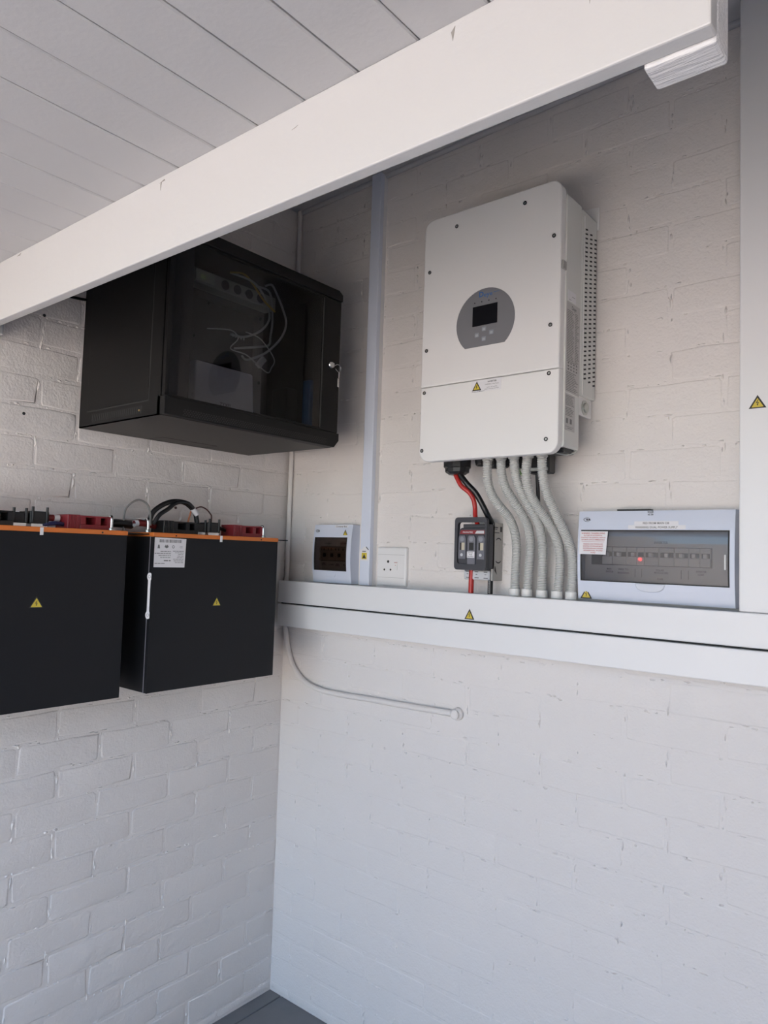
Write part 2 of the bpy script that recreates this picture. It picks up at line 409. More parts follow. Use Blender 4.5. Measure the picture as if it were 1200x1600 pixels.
# ------------------------------------------------------------------ beam and its end blocks
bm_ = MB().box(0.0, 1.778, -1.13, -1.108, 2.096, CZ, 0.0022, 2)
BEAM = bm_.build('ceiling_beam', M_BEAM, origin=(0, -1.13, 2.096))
tag(BEAM, 'long white painted timber beam under the boarded ceiling', 'beam')
fbm = FB(-1.1302)
for pts in ([(0.835, 2.228), (0.850, 2.232), (0.852, 2.229)], [(0.838, 2.226), (0.842, 2.229), (0.839, 2.214)], [(0.262, 2.232), (0.282, 2.236), (0.276, 2.231)], [(1.470, 2.226), (1.476, 2.232), (1.473, 2.214)], [(1.182, 2.203), (1.196, 2.206), (1.190, 2.204)], [(1.652, 2.190), (1.655, 2.190), (1.653, 2.176)]):
    MB().prism(fbm, pts, -0.0004, 0.0002).build('paint_crack', mat('crack_grey', (0.30, 0.28, 0.26), 0.8), BEAM)
tag(MB().box(1.704, 1.778, -1.108, -1.064, 2.091, CZ, 0.004, 2).build('timber_block', M_GRAIN, origin=(1.74, -1.08, 2.09)), 'short rough-sawn white block behind the right end of the beam', 'timber block')
tag(MB().box(0.0, 0.052, -1.108, -1.064, 2.10, CZ, 0.003, 2).build('timber_block', M_BEAM, origin=(0.02, -1.08, 2.10)), 'white block under the beam at the left edge of the photo', 'timber block')

# ------------------------------------------------------------------ trunking
def h_trunk(name, z0, z1, label):
    t = thing(name, (0.05, -0.04, z0), label, 'trunking')
    MB().box(0.05, 2.2, -0.070, 0.0, z0+0.002, z1-0.002).build('base_channel', M_TRUNK, t)
    MB().box(0.048, 2.2, -0.080, -0.066, z0, z1, 0.0025, 2).build('cover', M_TRUNK, t)
    return t
T1 = h_trunk('cable_trunking', 1.3865, 1.464, 'upper of the two horizontal white trunking runs, beneath the inverter')
T2 = h_trunk('cable_trunking', 1.304, 1.3815, 'lower of the two horizontal white trunking runs on the brick wall')
MB().box(0.052, 2.2, -0.066, -0.001, 1.3815, 1.3865).build('seam_shadow_gap', M_SEAM, T1)
warning_triangle(T1, FB(-0.0801), 0.853, 1.390, 0.033, 0.030)
t = thing('cable_trunking', (1.66, -0.04, 1.465), 'wide vertical white trunking right of the large distribution board', 'trunking')
MB().box(1.566, 1.758, -0.072, 0.0, 1.466, 2.90).build('base_channel', M_TRUNK, t)
MB().box(1.562, 1.762, -0.080, -0.066, 1.465, 2.90, 0.003, 2).build('cover', M_TRUNK, t)
warning_triangle(t, FB(-0.0801), 1.600, 1.922, 0.036, 0.030)
t = thing('cable_trunking', (0.415, -0.02, 1.464), 'narrow vertical bluish trunking between the combiner box and socket', 'trunking')
MB().box(0.396, 0.433, -0.033, 0.0, 1.464, 2.862).build('base_channel', M_TRUNK, t)
MB().box(0.394, 0.435, -0.039, -0.020, 1.464, 2.862, 0.002, 2).build('cover', M_TRUNKB, t)
f = FB(-0.0391)
st = MB().prism(f, [(0.396, 1.545), (0.432, 1.545), (0.432, 1.580), (0.414, 1.592), (0.396, 1.580)], 0, 0.0004).build('paper_sticker', M_PAPER, t)
MB().prism(f, rect(0.402, 0.424, 1.550, 1.571), 0.0004, 0.0006).build('sticker_face', M_YELLOW, st)
mb = MB(); mb.prism(f, [(0.405, 1.553), (0.421, 1.553), (0.413, 1.567)], 0.0006, 0.0007); bars(mb, f, [(0.404, 0.420, 1.576, 0.002)], 0.0006)
mb.prism(f, [(0.419, 1.590), (0.421, 1.592), (0.432, 1.582), (0.430, 1.580)], 0.0004, 0.0006)
mb.build('sticker_print', M_INK, st)

# ------------------------------------------------------------------ painted conduits in the corner
t = thing('wall_conduit', (0.016, -0.012, 1.45), 'thin painted conduit running up the room corner', 'conduit')
MB().tube([(0.017, -0.012, 1.30), (0.018, -0.012, 2.0), (0.016, -0.012, 2.856)], 0.0085, 12, sub=0).build('pipe', M_WALL, t)
t = thing('wall_conduit', (0.3, -0.012, 1.09), 'painted conduit bending along the brick wall below the trunking', 'conduit')
MB().tube([(0.020, -0.013, 1.304), (0.026, -0.013, 1.27), (0.036, -0.012, 1.227), (0.063, -0.012, 1.163), (0.121, -0.012, 1.113), (0.202, -0.012, 1.092), (0.305, -0.012, 1.089), (0.425, -0.012, 1.092), (0.538, -0.012, 1.094), (0.765, -0.012, 1.099)], 0.0095, 12).build('pipe', M_WALL, t)
MB().lathe((0.772, 0.0, 1.099), (0, -1, 0), [(0.019, 0), (0.019, 0.010), (0.014, 0.016), (0.014, 0.024), (0.010, 0.026)], 20).build('end_fitting', M_WALL, t)

# ------------------------------------------------------------------ inverter
INV = thing('inverter', (0.97, -0.11, 1.832), 'large white wall-mounted inverter with round grey display', 'inverter')
XR = 1.186
MB().prism(FB(-0.19), rr(0.762, XR, 1.850, 2.500, 0.006, 3), -0.085, 0.0).build('front_housing', M_INVS, INV)
MB().box(0.765, XR+0.001, -0.102, -0.006, 1.998, 2.492, 0.002, 1).build('rear_housing', M_INVS, INV)
fr = FB(-0.19)
def split_outline(top):
    pts = rr(0.7565, 1.1815, 1.832, 2.530, 0.030, 6)
    zs = 2.0445
    if top: q = [(1.1815, zs+0.0006)] + [p for p in pts if p[1] > zs] + [(0.7565, zs+0.0006)]
    else:
        lo = [p for p in pts if p[1] < zs]
        i = max(range(len(lo)), key=lambda k: (lo[k][0] > 1.0, -lo[k][1]))
        right = sorted([p for p in lo if p[0] > 0.97], key=lambda p: (p[1], p[0])); left = sorted([p for p in lo if p[0] <= 0.97], key=lambda p: (-p[1], p[0]))
        q = left+right; q = q+[(1.1815, zs-0.0008), (0.7565, zs-0.0008)]
    return q
up = MB().prism(fr, split_outline(True), 0.0, 0.024, 0.0035).build('front_cover', M_INV, INV)
lo = MB().prism(fr, split_outline(False), 0.0, 0.0235, 0.0035).build('lower_cover', M_INV, INV)
FI = FB(-0.214)
for a, b in ((0.866, 2.489), (1.078, 2.494), (1.162, 2.385), (1.156, 2.157), (0.777, 2.377), (0.773, 2.150)): screw(INV, FI, a, b, 0.0055, M_INK)
for a, b in ((1.154, 2.034), (0.769, 2.029), (1.149, 1.868), (0.766, 1.864)): screw(INV, Fr((0, -0.2135, 0), (1, 0, 0), (0, 0, 1)), a, b, 0.0055, M_INK)
# display
cx, cz, rad = 0.9645, 2.201, 0.0905; cut = 2.1345
a0 = math.asin((cut-cz)/rad)
pts = [(cx+rad*math.cos(a0+(math.pi-2*a0)*k/40), cz+rad*math.sin(a0+(math.pi-2*a0)*k/40)) for k in range(41)]
DP = MB().prism(FI, pts, -0.001, 0.0012).build('display_panel', M_DISP, INV)
fd = FB(-0.2153)
MB().prism(fd, rect(0.926, 1.003, 2.191, 2.2455), -0.0002, 0.0003).build('screen', M_SCREEN, DP)
for a in (0.932, 0.954, 0.976, 0.998): MB().lathe(fd.P(a, 2.256, 0), fd.n, [(0.0019, -0.0005), (0.0019, 0.0006)], 8).build('indicator_lamp', M_INK, DP)
for a, b in ((0.963, 2.1805), (0.941, 2.1665), (0.986, 2.168), (0.963, 2.1535)):
    bt = MB().prism(fd, rr(a-0.0065, a+0.0065, b-0.006, b+0.006, 0.0015, 2), -0.0002, 0.0008).build('button', mat('button_grey', (0.27, 0.29, 0.33), 0.4), DP)
    MB().prism(fd, rr(a-0.0042, a+0.0042, b-0.0045, b+0.0022, 0.001, 2), 0.0008, 0.0011).build('button_icon', mat('button_icon', (0.42, 0.44, 0.48), 0.4), bt)
mb = MB(); lettering(mb, fd, 'D', 0.9525, 2.277, 0.0145, 0.0003, 0.014, bold=0.03); lettering(mb, fd, 'eye', 0.9735, 2.2745, 0.0125, 0.0003, 0.0265, bold=0.01)
bars(mb, fd, [(0.990, 1.008, 2.2755, 0.0012)], 0.0003)
mb.build('brand_lettering', M_BLUEINK, DP)
# warning sticker on the lower cover
fs = FB(-0.21355)
SK = MB().prism(fs, rect(0.926, 1.0185, 2.0105, 2.0425), -0.0003, 0.0003).build('warning_label', M_PAPER, INV)
tri = lambda k, dz: [(0.9435-0.0145*k, 2.0145+dz), (0.9435+0.0145*k, 2.0145+dz), (0.9435, 2.0145+dz+0.0255*k)]
mb = MB().prism(fs, tri(1, 0), 0.0003, 0.0005); mb.prism(fs, [(0.9440, 2.030), (0.9405, 2.0235), (0.9430, 2.0240), (0.9415, 2.0185), (0.9460, 2.0250), (0.9438, 2.0250), (0.9460, 2.030)], 0.0007, 0.0008)
lettering(mb, fs, 'INVERTER', 0.991, 2.0355, 0.0040, 0.0005, 0.027, bold=0.02)
lettering(mb, fs, 'WARNING - Dual Supply', 0.990, 2.0285, 0.0028, 0.0005, 0.042)
lettering(mb, fs, 'Isolate AC and DC', 0.991, 2.0205, 0.0026, 0.0005, 0.032)
lettering(mb, fs, 'before carrying out work', 0.990, 2.0160, 0.0026, 0.0005, 0.043)
bars(mb, fs, wordrow(0.929, 0.968, 2.0118, 0.0010, 3), 0.0005)
mb.build('label_print', M_INK, SK)
MB().prism(fs, tri(0.66, 0.0032), 0.0005, 0.0007).build('sticker_face', M_YELLOW, SK)
# side: rating labels, vents, clip, bolt
fx = FL(XR)
L1 = MB().prism(fx, rect(-0.178, -0.132, 2.226, 2.252), -0.0002, 0.0004).build('serial_label', M_PAPER, INV)
mb = MB(); bars(mb, fx, [(-0.155, -0.138, 2.239, 0.0012), (-0.174, -0.160, 2.2285, 0.001)], 0.0006); mb.build('label_print', M_GREYINK, L1)
L2 = MB().prism(fx, rect(-0.186, -0.106, 1.990, 2.222), -0.0002, 0.0004).build('rating_label', M_SILVER, INV)
mb = MB(); lettering(mb, fx, 'Deye', -0.143, 2.211, 0.010, 0.0006, 0.026, bold=0.02)
k = 0; z = 2.200
while z > 1.995:
    if 2.048 < z < 2.066:
        for a in (-0.176, -0.160, -0.144, -0.128): bars(mb, fx, [(a, a+0.008, z, 0.0035)], 0.0006)
        z -= 0.008
    else:
        bars(mb, fx, [(-0.183, -0.183+random.uniform(0.030, 0.043), z, 0.0016)], 0.0006)
        if z > 2.07: bars(mb, fx, [(-0.136, -0.136+random.uniform(0.010, 0.024), z, 0.0016)], 0.0006)
        else: bars(mb, fx, [(-0.150, -0.150+random.uniform(0.01, 0.038), z, 0.0016)], 0.0006)
        z -= 0.0042
mb.build('label_print', M_GREYINK, L2)
L3 = MB().prism(fx, rect(-0.188, -0.130, 1.893, 1.986), -0.0002, 0.0004).build('caution_label', M_SILVER, INV)
mb = MB(); z = 1.981
while z > 1.928:
    if not 1.953 < z < 1.957: bars(mb, fx, [(-0.184, -0.140+random.uniform(-0.012, 0.006), z, 0.0015)], 0.0006)
    z -= 0.0038
for a in (-0.180, -0.158): mb.prism(fx, [(a, 1.911), (a+0.011, 1.911), (a+0.011, 1.924), (a, 1.924)], 0.0004, 0.0006)
bars(mb, fx, [(-0.184, -0.138, 1.903, 0.001), (-0.172, -0.145, 1.899, 0.0014)], 0.0006); mb.build('label_print', M_GREYINK, L3)
slot_me = None
for c_, (yv, zt) in enumerate(((-0.074, 2.446), (-0.045, 2.442), (-0.016, 2.438))):
    for k in range(34):
        z = zt-k*0.01215
        fv = FL(XR+0.001)
        pts = [(yv-0.0088, z-0.0002), (yv-0.0060, z-0.0040), (yv+0.0088, z+0.0002), (yv+0.0060, z+0.0040)]
        if slot_me is None:
            o = MB().prism(FL(XR+0.001), [(p[0], p[1]) for p in pts], -0.0004, 0.0003).build('vent_slot', M_SEAM, INV); slot_me = (o, yv, z)
        else:
            o = slot_me[0].copy(); COL.objects.link(o); o.parent = INV; o.location = (0, yv-slot_me[1], z-slot_me[2])
MB().box(XR-0.002, XR+0.0022, -0.0885, -0.0865, 2.00, 2.478).build('seam_rib', M_INV, INV)
MB().box(XR-0.002, XR+0.002, -0.213, -0.193, 2.296, 2.318, 0.0008, 1).build('cover_clip', M_PLATE, INV)
BK = MB().prism(FL(XR-0.012), rr(-0.100, -0.008, 1.948, 1.998, 0.008, 3), 0.0, 0.004).build('mounting_bracket', M_INV, INV)
MB().lathe((XR-0.008, -0.052, 1.972), (1, 0, 0), [(0.020, 0), (0.020, 0.002), (0.013, 0.003), (0.013, 0.007), (0.008, 0.009), (0.003, 0.0095)], 18).build('bolt', M_ZINC, BK)
MB().box(1.120, XR+0.006, -0.008, 0.0, 2.470, 2.535, 0.002, 1).build('wall_plate', M_INV, INV)
# underside glands
def gland(x, y, z, r, h, name='cable_gland', m=None, sides=10):
    return MB().lathe((x, y, z), (0, 0, -1), [(r*0.9, -0.012), (r, 0), (r, h*0.55), (r*0.9, h*0.62), (r*0.88, h*0.85), (r*0.62, h)], sides).build(name, m or M_BLACKP, INV)
gland(0.820, -0.112, 1.850, 0.040, 0.046, sides=12)
gland(0.884, -0.085, 1.850, 0.019, 0.022); gland(0.912, -0.060, 1.850, 0.017, 0.027)
gland(0.958, -0.085, 1.850, 0.018, 0.030); gland(1.002, -0.085, 1.850, 0.018, 0.034)
mb = MB().box(1.030, 1.095, -0.085, -0.045, 1.800, 1.852, 0.004, 1); mb.build('connector_block', M_BLACKP, INV)
MB().box(1.035, 1.092, -0.090, -0.084, 1.806, 1.815, 0.001, 1).build('connector_clip', M_ZINC, INV)
MB().box(1.118, 1.180, -0.176, -0.116, 1.838, 1.852, 0.002, 1).build('bottom_connector', M_BLACKP, INV)
mb = MB(); mb.tube([(1.150, -0.180, 1.842), (1.168, -0.150, 1.836), (1.180, -0.125, 1.842), (1.184, -0.112, 1.848)], 0.003, 6); mb.build('retaining_chain', M_ZINC, INV)

# ------------------------------------------------------------------ corrugated conduits
CP = [[(0.935, -0.135, 1.8492), (0.934, -0.133, 1.789), (0.94, -0.122, 1.748), (0.956, -0.103, 1.712), (0.972, -0.081, 1.684), (0.98, -0.06, 1.648), (0.98, -0.044, 1.602), (0.975, -0.038, 1.535), (0.973, -0.038, 1.464)],
 [(0.977, -0.135, 1.8492), (0.978, -0.133, 1.803), (0.984, -0.122, 1.763), (0.998, -0.103, 1.728), (1.016, -0.081, 1.688), (1.024, -0.06, 1.652), (1.023, -0.044, 1.607), (1.017, -0.038, 1.541), (1.012, -0.038, 1.464)],
 [(1.016, -0.135, 1.8492), (1.02, -0.133, 1.801), (1.028, -0.122, 1.758), (1.043, -0.103, 1.718), (1.057, -0.085, 1.683), (1.062, -0.064, 1.648), (1.061, -0.046, 1.604), (1.058, -0.038, 1.542), (1.057, -0.038, 1.464)],
 [(1.059, -0.135, 1.8492), (1.055, -0.137, 1.8), (1.059, -0.130, 1.753), (1.072, -0.112, 1.714), (1.091, -0.088, 1.675), (1.104, -0.062, 1.636), (1.109, -0.044, 1.596), (1.109, -0.038, 1.544), (1.102, -0.038, 1.464)],
 [(1.100, -0.135, 1.8492), (1.100, -0.133, 1.797), (1.106, -0.122, 1.747), (1.119, -0.103, 1.701), (1.131, -0.081, 1.659), (1.140, -0.06, 1.624), (1.146, -0.044, 1.581), (1.146, -0.038, 1.534), (1.142, -0.038, 1.464)]]
ordw = ('leftmost grey corrugated conduit beneath the inverter, nearest the fuse disconnector', 'second from left of the five grey corrugated conduits beneath the inverter', 'middle of the five grey corrugated conduits beneath the inverter', 'fourth from left of the five grey corrugated conduits beneath the inverter', 'rightmost grey corrugated conduit beneath the inverter, nearest the large distribution board')
for path, lab in zip(CP, ordw):
    t = thing('corrugated_conduit', path[-1], lab, 'conduit', 'corrugated conduits beneath the inverter')
    pts = smooth(path, 40)
    cum = [0.0]
    for i in range(1, len(pts)): cum.append(cum[-1]+(pts[i]-pts[i-1]).length)
    def at(s_):
        lo_, hi_ = 0, len(cum)-1
        while hi_-lo_ > 1:
            m_ = (lo_+hi_)//2
            if cum[m_] <= s_: lo_ = m_
            else: hi_ = m_
        q = (s_-cum[lo_])/max(1e-9, cum[hi_]-cum[lo_]); return pts[lo_].lerp(pts[hi_], q)
    pitch = 0.0046; nr = int(cum[-1]/pitch); rows = []
    prof = []
    for i in range(nr):
        for fr_, rad_ in ((0.0, 0.0102), (0.25, 0.0128), (0.65, 0.0128), (0.85, 0.0102)): prof.append(((i+fr_)*pitch, rad_))
    n = len(prof)
    mb = MB(); mb.tube([at(s_) for s_, _ in prof], lambda u, P=prof, N=n: P[min(N-1, int(round(u*(N-1))))][1], 20, sub=0); mb.sm = [False]*len(mb.sm)
    mb.build('tube', M_COND, t)
    e = Vector(path[-1])
    MB().lathe(e, (0, 0, 1), [(0.0150, 0), (0.0155, 0.001), (0.0155, 0.019), (0.0145, 0.0205)], 20).build('collar', M_COLL, t)
    e = Vector(path[0])
    MB().lathe((e.x, e.y, 1.8494), (0, 0, -1), [(0.0150, 0), (0.0150, 0.013), (0.0138, 0.014)], 18).build('upper_collar', M_COND, t)

# ------------------------------------------------------------------ battery cables and fuse disconnector
tag(MB().tube([(0.812, -0.112, 1.812), (0.817, -0.112, 1.800), (0.835, -0.112, 1.772), (0.858, -0.105, 1.752), (0.870, -0.100, 1.731), (0.873, -0.096, 1.709), (0.868, -0.085, 1.684), (0.863, -0.065, 1.664), (0.862, -0.055, 1.640)], 0.0068, 10).build('power_cable', M_REDC, origin=(0.86, -0.09, 1.66)), 'thick red cable from the inverter gland into the fuse disconnector', 'cable')
tag(MB().tube([(0.829, -0.112, 1.812), (0.834, -0.112, 1.800), (0.854, -0.110, 1.776), (0.875, -0.100, 1.752), (0.890, -0.090, 1.723), (0.902, -0.075, 1.689), (0.903, -0.050, 1.664), (0.900, -0.040, 1.645)], 0.0085, 10).build('power_cable', M_BLKC, origin=(0.9, -0.09, 1.66)), 'thick black cable from the inverter gland into the fuse disconnector', 'cable')
tag(MB().tube([(0.842, -0.058, 1.464), (0.843, -0.058, 1.530)], 0.0078, 12, sub=0).build('power_cable', M_REDC, origin=(0.84, -0.06, 1.464)), 'short red cable between the fuse disconnector and the trunking', 'cable')
t = thing('power_cable', (0.903, -0.05, 1.464), 'short black cable between the fuse disconnector and the trunking', 'cable')
MB().tube([(0.9, -0.048, 1.464), (0.901, -0.048, 1.530)], 0.0078, 12, sub=0).build('sheath', M_BLKC, t)
mb = MB(); fq = FB(-0.0562); 
for k in range(7): bars(mb, fq, [(0.8998, 0.9012, 1.470+k*0.005, 0.003)], 0.0001)
mb.build('printed_marking', M_LGREY, t)
tag(MB().tube([(1.048, -0.062, 1.805), (1.050, -0.060, 1.77), (1.052, -0.055, 1.70), (1.052, -0.040, 1.60), (1.050, -0.020, 1.50), (1.050, -0.016, 1.464)], 0.0055, 8).build('data_cable', M_BLKC, origin=(1.05, -0.03, 1.464)), 'thin black cable hanging behind the corrugated conduits', 'cable')
tag(MB().tube([(1.000, -0.080, 1.822), (1.004, -0.080, 1.808), (1.010, -0.076, 1.800), (1.018, -0.070, 1.808), (1.022, -0.060, 1.83)], 0.0035, 6).build('earth_wire', M_GRNW, origin=(1.0, -0.08, 1.8)), 'green earth wire beneath the inverter', 'wire')
DC = thing('fuse_disconnector', (0.86, 0, 1.503), 'dark grey fuse switch disconnector with red strip and handle', 'disconnector')
MB().box(0.815, 0.909, -0.052, 0.0, 1.530, 1.664, 0.002, 1).build('base', M_DGREY, DC)
MB().box(0.906, 0.911, -0.056, 0.0, 1.502, 1.668, 0.0008, 1).build('side_plate', M_PLATE, DC)
fp = FL(0.911); mb = MB()
bars(mb, fp, [(-0.050, -0.030, 1.655, 0.003), (-0.050, -0.034, 1.650, 0.002), (-0.050, -0.022, 1.640, 0.002)])
mb.prism(fp, rect(-0.017, -0.007, 1.643, 1.658), 0, 0.0003)
for zz, s in ((1.616, 1), (1.562, -1)):
    arc = [(-0.025+0.016*math.cos(R(a)), zz+s*0.010*math.sin(R(a))) for a in range(20, 161, 20)]
    arc2 = [(-0.025+0.013*math.cos(R(a)), zz-0.0004*s+s*0.007*math.sin(R(a))) for a in range(160, 19, -20)]
    mb.prism(fp, arc+arc2, 0, 0.0003)
mb.prism(fp, [(-0.045, 1.531), (-0.035, 1.527), (-0.032, 1.520), (-0.038, 1.526), (-0.042, 1.529), (-0.041, 1.544), (-0.043, 1.544)], 0, 0.0004)
mb.build('plate_print', M_INK, DC)
mb = MB()
for k in range(4): mb.box(0.9105, 0.9114, -0.040+0.008*k, -0.0385+0.008*k, 1.570, 1.608)
mb.build('plate_ribs', M_PLATE, DC)
CV = MB().prism(FB(-0.048), [(0.822, 1.536), (0.911, 1.536), (0.911, 1.663), (0.822, 1.663)], 0, 0.030, 0.004).build('cover_body', M_DGREY, DC)
fh = FB(-0.074)
MB().prism(fh, [(0.806+0.004, 1.532), (0.909, 1.532), (0.909, 1.640), (0.904, 1.652), (0.822, 1.652), (0.806, 1.640), (0.806, 1.55)], 0, 0.012, 0.003).build('fuse_carrier', M_DGREY, DC)
HD = MB().ring(FB(-0.080), rr(0.804, 0.911, 1.531, 1.682, 0.010, 4), rr(0.814, 0.905, 1.548, 1.668, 0.008, 4), 0.0, 0.013).build('handle_frame', M_DGREY, DC)
fc = FB(-0.086)
MB().prism(fc, [(0.818, 1.634), (0.904, 1.634), (0.904, 1.645), (0.822, 1.645)], 0, 0.002).build('name_strip', M_REDP, DC)
fst = FB(-0.088); mb = MB(); lettering(mb, fst, 'PRONUTEC', 0.846, 1.6393, 0.0042, 0.0003, 0.034, bold=0.03)
mb.prism(fst, [(0.870, 1.6355), (0.900, 1.6355), (0.900, 1.6435), (0.876, 1.6435)], 0.0, 0.0004); mb.build('strip_print', M_LGREY, DC)
for i, (x0, x1) in enumerate(((0.815, 0.842), (0.846, 0.874), (0.878, 0.905))):
    sp = MB().prism(fc, [(x0+0.001, 1.562 if i != 1 else 1.546), (x1-0.001, 1.562 if i != 1 else 1.546), (x1-0.001, 1.622), (x1-0.005, 1.630), (x0+0.005, 1.630), (x0+0.001, 1.622)], 0, 0.005, 0.0015).build('fuse_holder', M_MGREY, DC)
    fz = FB(-0.091)
    xm = (x0+x1)/2
    if i == 1: MB().prism(fz, rect(xm-0.007, xm+0.008, 1.588, 1.609), -0.0008, 0.0004).build('fuse_window', M_SEAM, sp)
    else:
        MB().prism(fz, rect(xm-0.007, xm-0.001, 1.588, 1.609), -0.0008, 0.0004).build('fuse_window', M_SEAM, sp)
        MB().prism(fz, rect(xm-0.001, xm+0.009, 1.588, 1.609), -0.0008, 0.0006).build('fuse', M_BEIGE, sp)
        MB().lathe(fz.P(xm, 1.574, 0), fz.n, [(0.0045, 0), (0.0045, 0.0012), (0.002, 0.0014)], 10).build('test_hole', M_LGREY, sp)
    MB().lathe(fz.P(xm, 1.619, 0), fz.n, [(0.0072, 0), (0.0072, 0.0008), (0.004, 0.0012)], 14).build('round_port', mat('port_grey', (0.24, 0.25, 0.28), 0.35), sp)
LB = MB().prism(FB(-0.0912), rect(0.847, 0.872, 1.566, 1.584), 0, 0.0005).build('name_sticker', M_PAPER, DC)
fl_ = FB(-0.0917); mb = MB()
for i, s_ in enumerate(('BATTERY', 'FUSE', 'DISCONNECT')): lettering(mb, fl_, s_, 0.8595, 1.5805-0.0053*i, 0.0028, 0.0002, (0.016, 0.010, 0.021)[i], bold=0.02)
mb.build('sticker_print', M_INK, LB)
mb = MB().box(0.818, 0.904, -0.062, -0.004, 1.503, 1.531, 0.003, 1); TB = mb.build('terminal_shroud', M_LGREY, DC)
mb = MB(); fz = FB(-0.0621)
for k in range(3):
    xx = 0.826+k*0.030
    bars(mb, fz, [(xx, xx+0.012, 1.526, 0.0018), (xx+0.003, xx+0.009, 1.519, 0.0016), (xx, xx+0.014, 1.509, 0.0018)])
mb.build('shroud_slots', M_SEAM, TB)

# ------------------------------------------------------------------ distribution boards
def dist_board(name, label, x0, x1, z0, z1, d, bulge, wx0, wx1, wz0, wz1, gl, inset):
    t = thing(name, ((x0+x1)/2, 0, z0), label, 'distribution board')
    zm, hz = (z0+z1)/2, (z1-z0)/2
    dep = lambda z: d+bulge*(1-((z-zm)/hz)**2)
    zs = sorted(set([z0, z1, wz0, wz1]+[z0+(z1-z0)*k/14 for k in range(15)]))
    xs = [x0, wx0, wx1, x1]
    mb = MB(); vs = []; fs = []
    tap = inset
    def px(x, z): return x
    for z in zs:
        for x in xs: vs.append((x, -dep(z), z))
    for i in range(len(zs)-1):
        for j in range(3):
            if j == 1 and zs[i] >= wz0-1e-6 and zs[i+1] <= wz1+1e-6: continue
            fs.append((i*4+j, i*4+j+1, (i+1)*4+j+1, (i+1)*4+j))
    mb.add(vs, fs)
    for side, xb in ((x0, x0-tap*0), (x1, x1+tap)):
        vs = []; fs = []
        for z in zs: vs += [(side, -dep(z), z), (xb, 0, z)]
        for i in range(len(zs)-1): fs.append((2*i, 2*i+1, 2*i+3, 2*i+2))
        mb.add(vs, fs)
    for z in (z0, z1): mb.add([(x0, -dep(z), z), (x1, -dep(z), z), (x1+tap, 0, z), (x0, 0, z)], [(0, 1, 2, 3)])
    # window reveal
    for xw in (wx0, wx1):
        vs = []; fs = []; zz = [z for z in zs if wz0-1e-6 <= z <= wz1+1e-6]
        for z in zz: vs += [(xw, -dep(z), z), (xw, -0.010, z)]
        for i in range(len(zz)-1): fs.append((2*i, 2*i+1, 2*i+3, 2*i+2))
        mb.add(vs, fs)
    for zw in (wz0, wz1): mb.add([(wx0, -dep(zw), zw), (wx1, -dep(zw), zw), (wx1, -0.01, zw), (wx0, -0.01, zw)], [(0, 1, 2, 3)])
    mb.build('enclosure', M_DB, t)
    # dark gasket and tinted window
    zz = [z for z in zs if wz0-1e-6 <= z <= wz1+1e-6]
    vs = []; fs = []
    for z in zz: vs += [(wx0, -dep(z)+0.0015, z), (wx1, -dep(z)+0.0015, z), (wx0, -dep(z)+0.0030, z), (wx1, -dep(z)+0.0030, z)]
    n = len(zz)
    for i in range(n-1): fs += [(4*i, 4*i+1, 4*i+5, 4*i+4), (4*i+2, 4*i+6, 4*i+7, 4*i+3), (4*i, 4*i+4, 4*i+6, 4*i+2), (4*i+1, 4*i+3, 4*i+7, 4*i+5)]
    fs += [(0, 2, 3, 1), (4*n-4, 4*n-3, 4*n-1, 4*n-2)]
    win = MB().add(vs, fs).build('window', gl, t)
    mb = MB()
    for a0, a1 in ((wx0, wx0+0.0035), (wx1-0.0035, wx1)):
        for i in range(n-1): mb.add([(a0, -dep(zz[i])-0.0002, zz[i]), (a1, -dep(zz[i])-0.0002, zz[i]), (a1, -dep(zz[i+1])-0.0002, zz[i+1]), (a0, -dep(zz[i+1])-0.0002, zz[i+1])], [(0, 1, 2, 3)])
    for zw, s in ((wz0, 1), (wz1, -1)):
        z2 = zw+s*0.0025
        mb.add([(wx0, -dep(zw)-0.0002, zw), (wx1, -dep(zw)-0.0002, zw), (wx1, -dep(z2)-0.0002, z2), (wx0, -dep(z2)-0.0002, z2)], [(0, 1, 2, 3)])
    mb.build('window_gasket', M_SEAM, win)
    return t, dep
def logo(t, fr, a, b, w):
    mb = MB()
    out = [(a+w*0.5*math.cos(R(q)), b+w*0.26*math.sin(R(q))) for q in range(60, 301, 15)]
    inn = [(a+w*0.04+w*0.47*math.cos(R(q)), b+w*0.22*math.sin(R(q))) for q in range(300, 59, -15)]
    mb.prism(fr, out+inn, 0, 0.0004); lettering(mb, fr, 'NUR', a+w*0.12, b, w*0.24, 0.0004, w*0.62, bold=0.05)
    mb.build('logo_mark', M_INK, t)
BX = (1.162, 1.545, 1.4685, 1.698)
DB, dep = dist_board('distribution_board', 'wide white distribution board with tinted window and red lamp', *BX, 0.036, 0.010, 1.170, 1.534, 1.516, 1.649, G_DB, 0.004)
fD = lambda z, e=0.0004: FB(-dep(z)-e)
MB().box(1.172, 1.532, -0.020, -0.008, 1.518, 1.647).build('inner_panel', M_DBIN, DB)
fi = FB(-0.0202)
MB().box(1.190, 1.490, -0.0203, -0.0195, 1.559, 1.607).build('breaker_recess', M_SEAM, DB)
brx = [(1.223, 1.249), (1.250, 1.286), (1.287, 1.312), (1.313, 1.331), (1.332, 1.367), (1.368, 1.404), (1.405, 1.438), (1.439, 1.464), (1.465, 1.488)]
tgx = [1.236, 1.268, 1.305, None, 1.349, 1.388, 1.423, 1.452, 1.478]
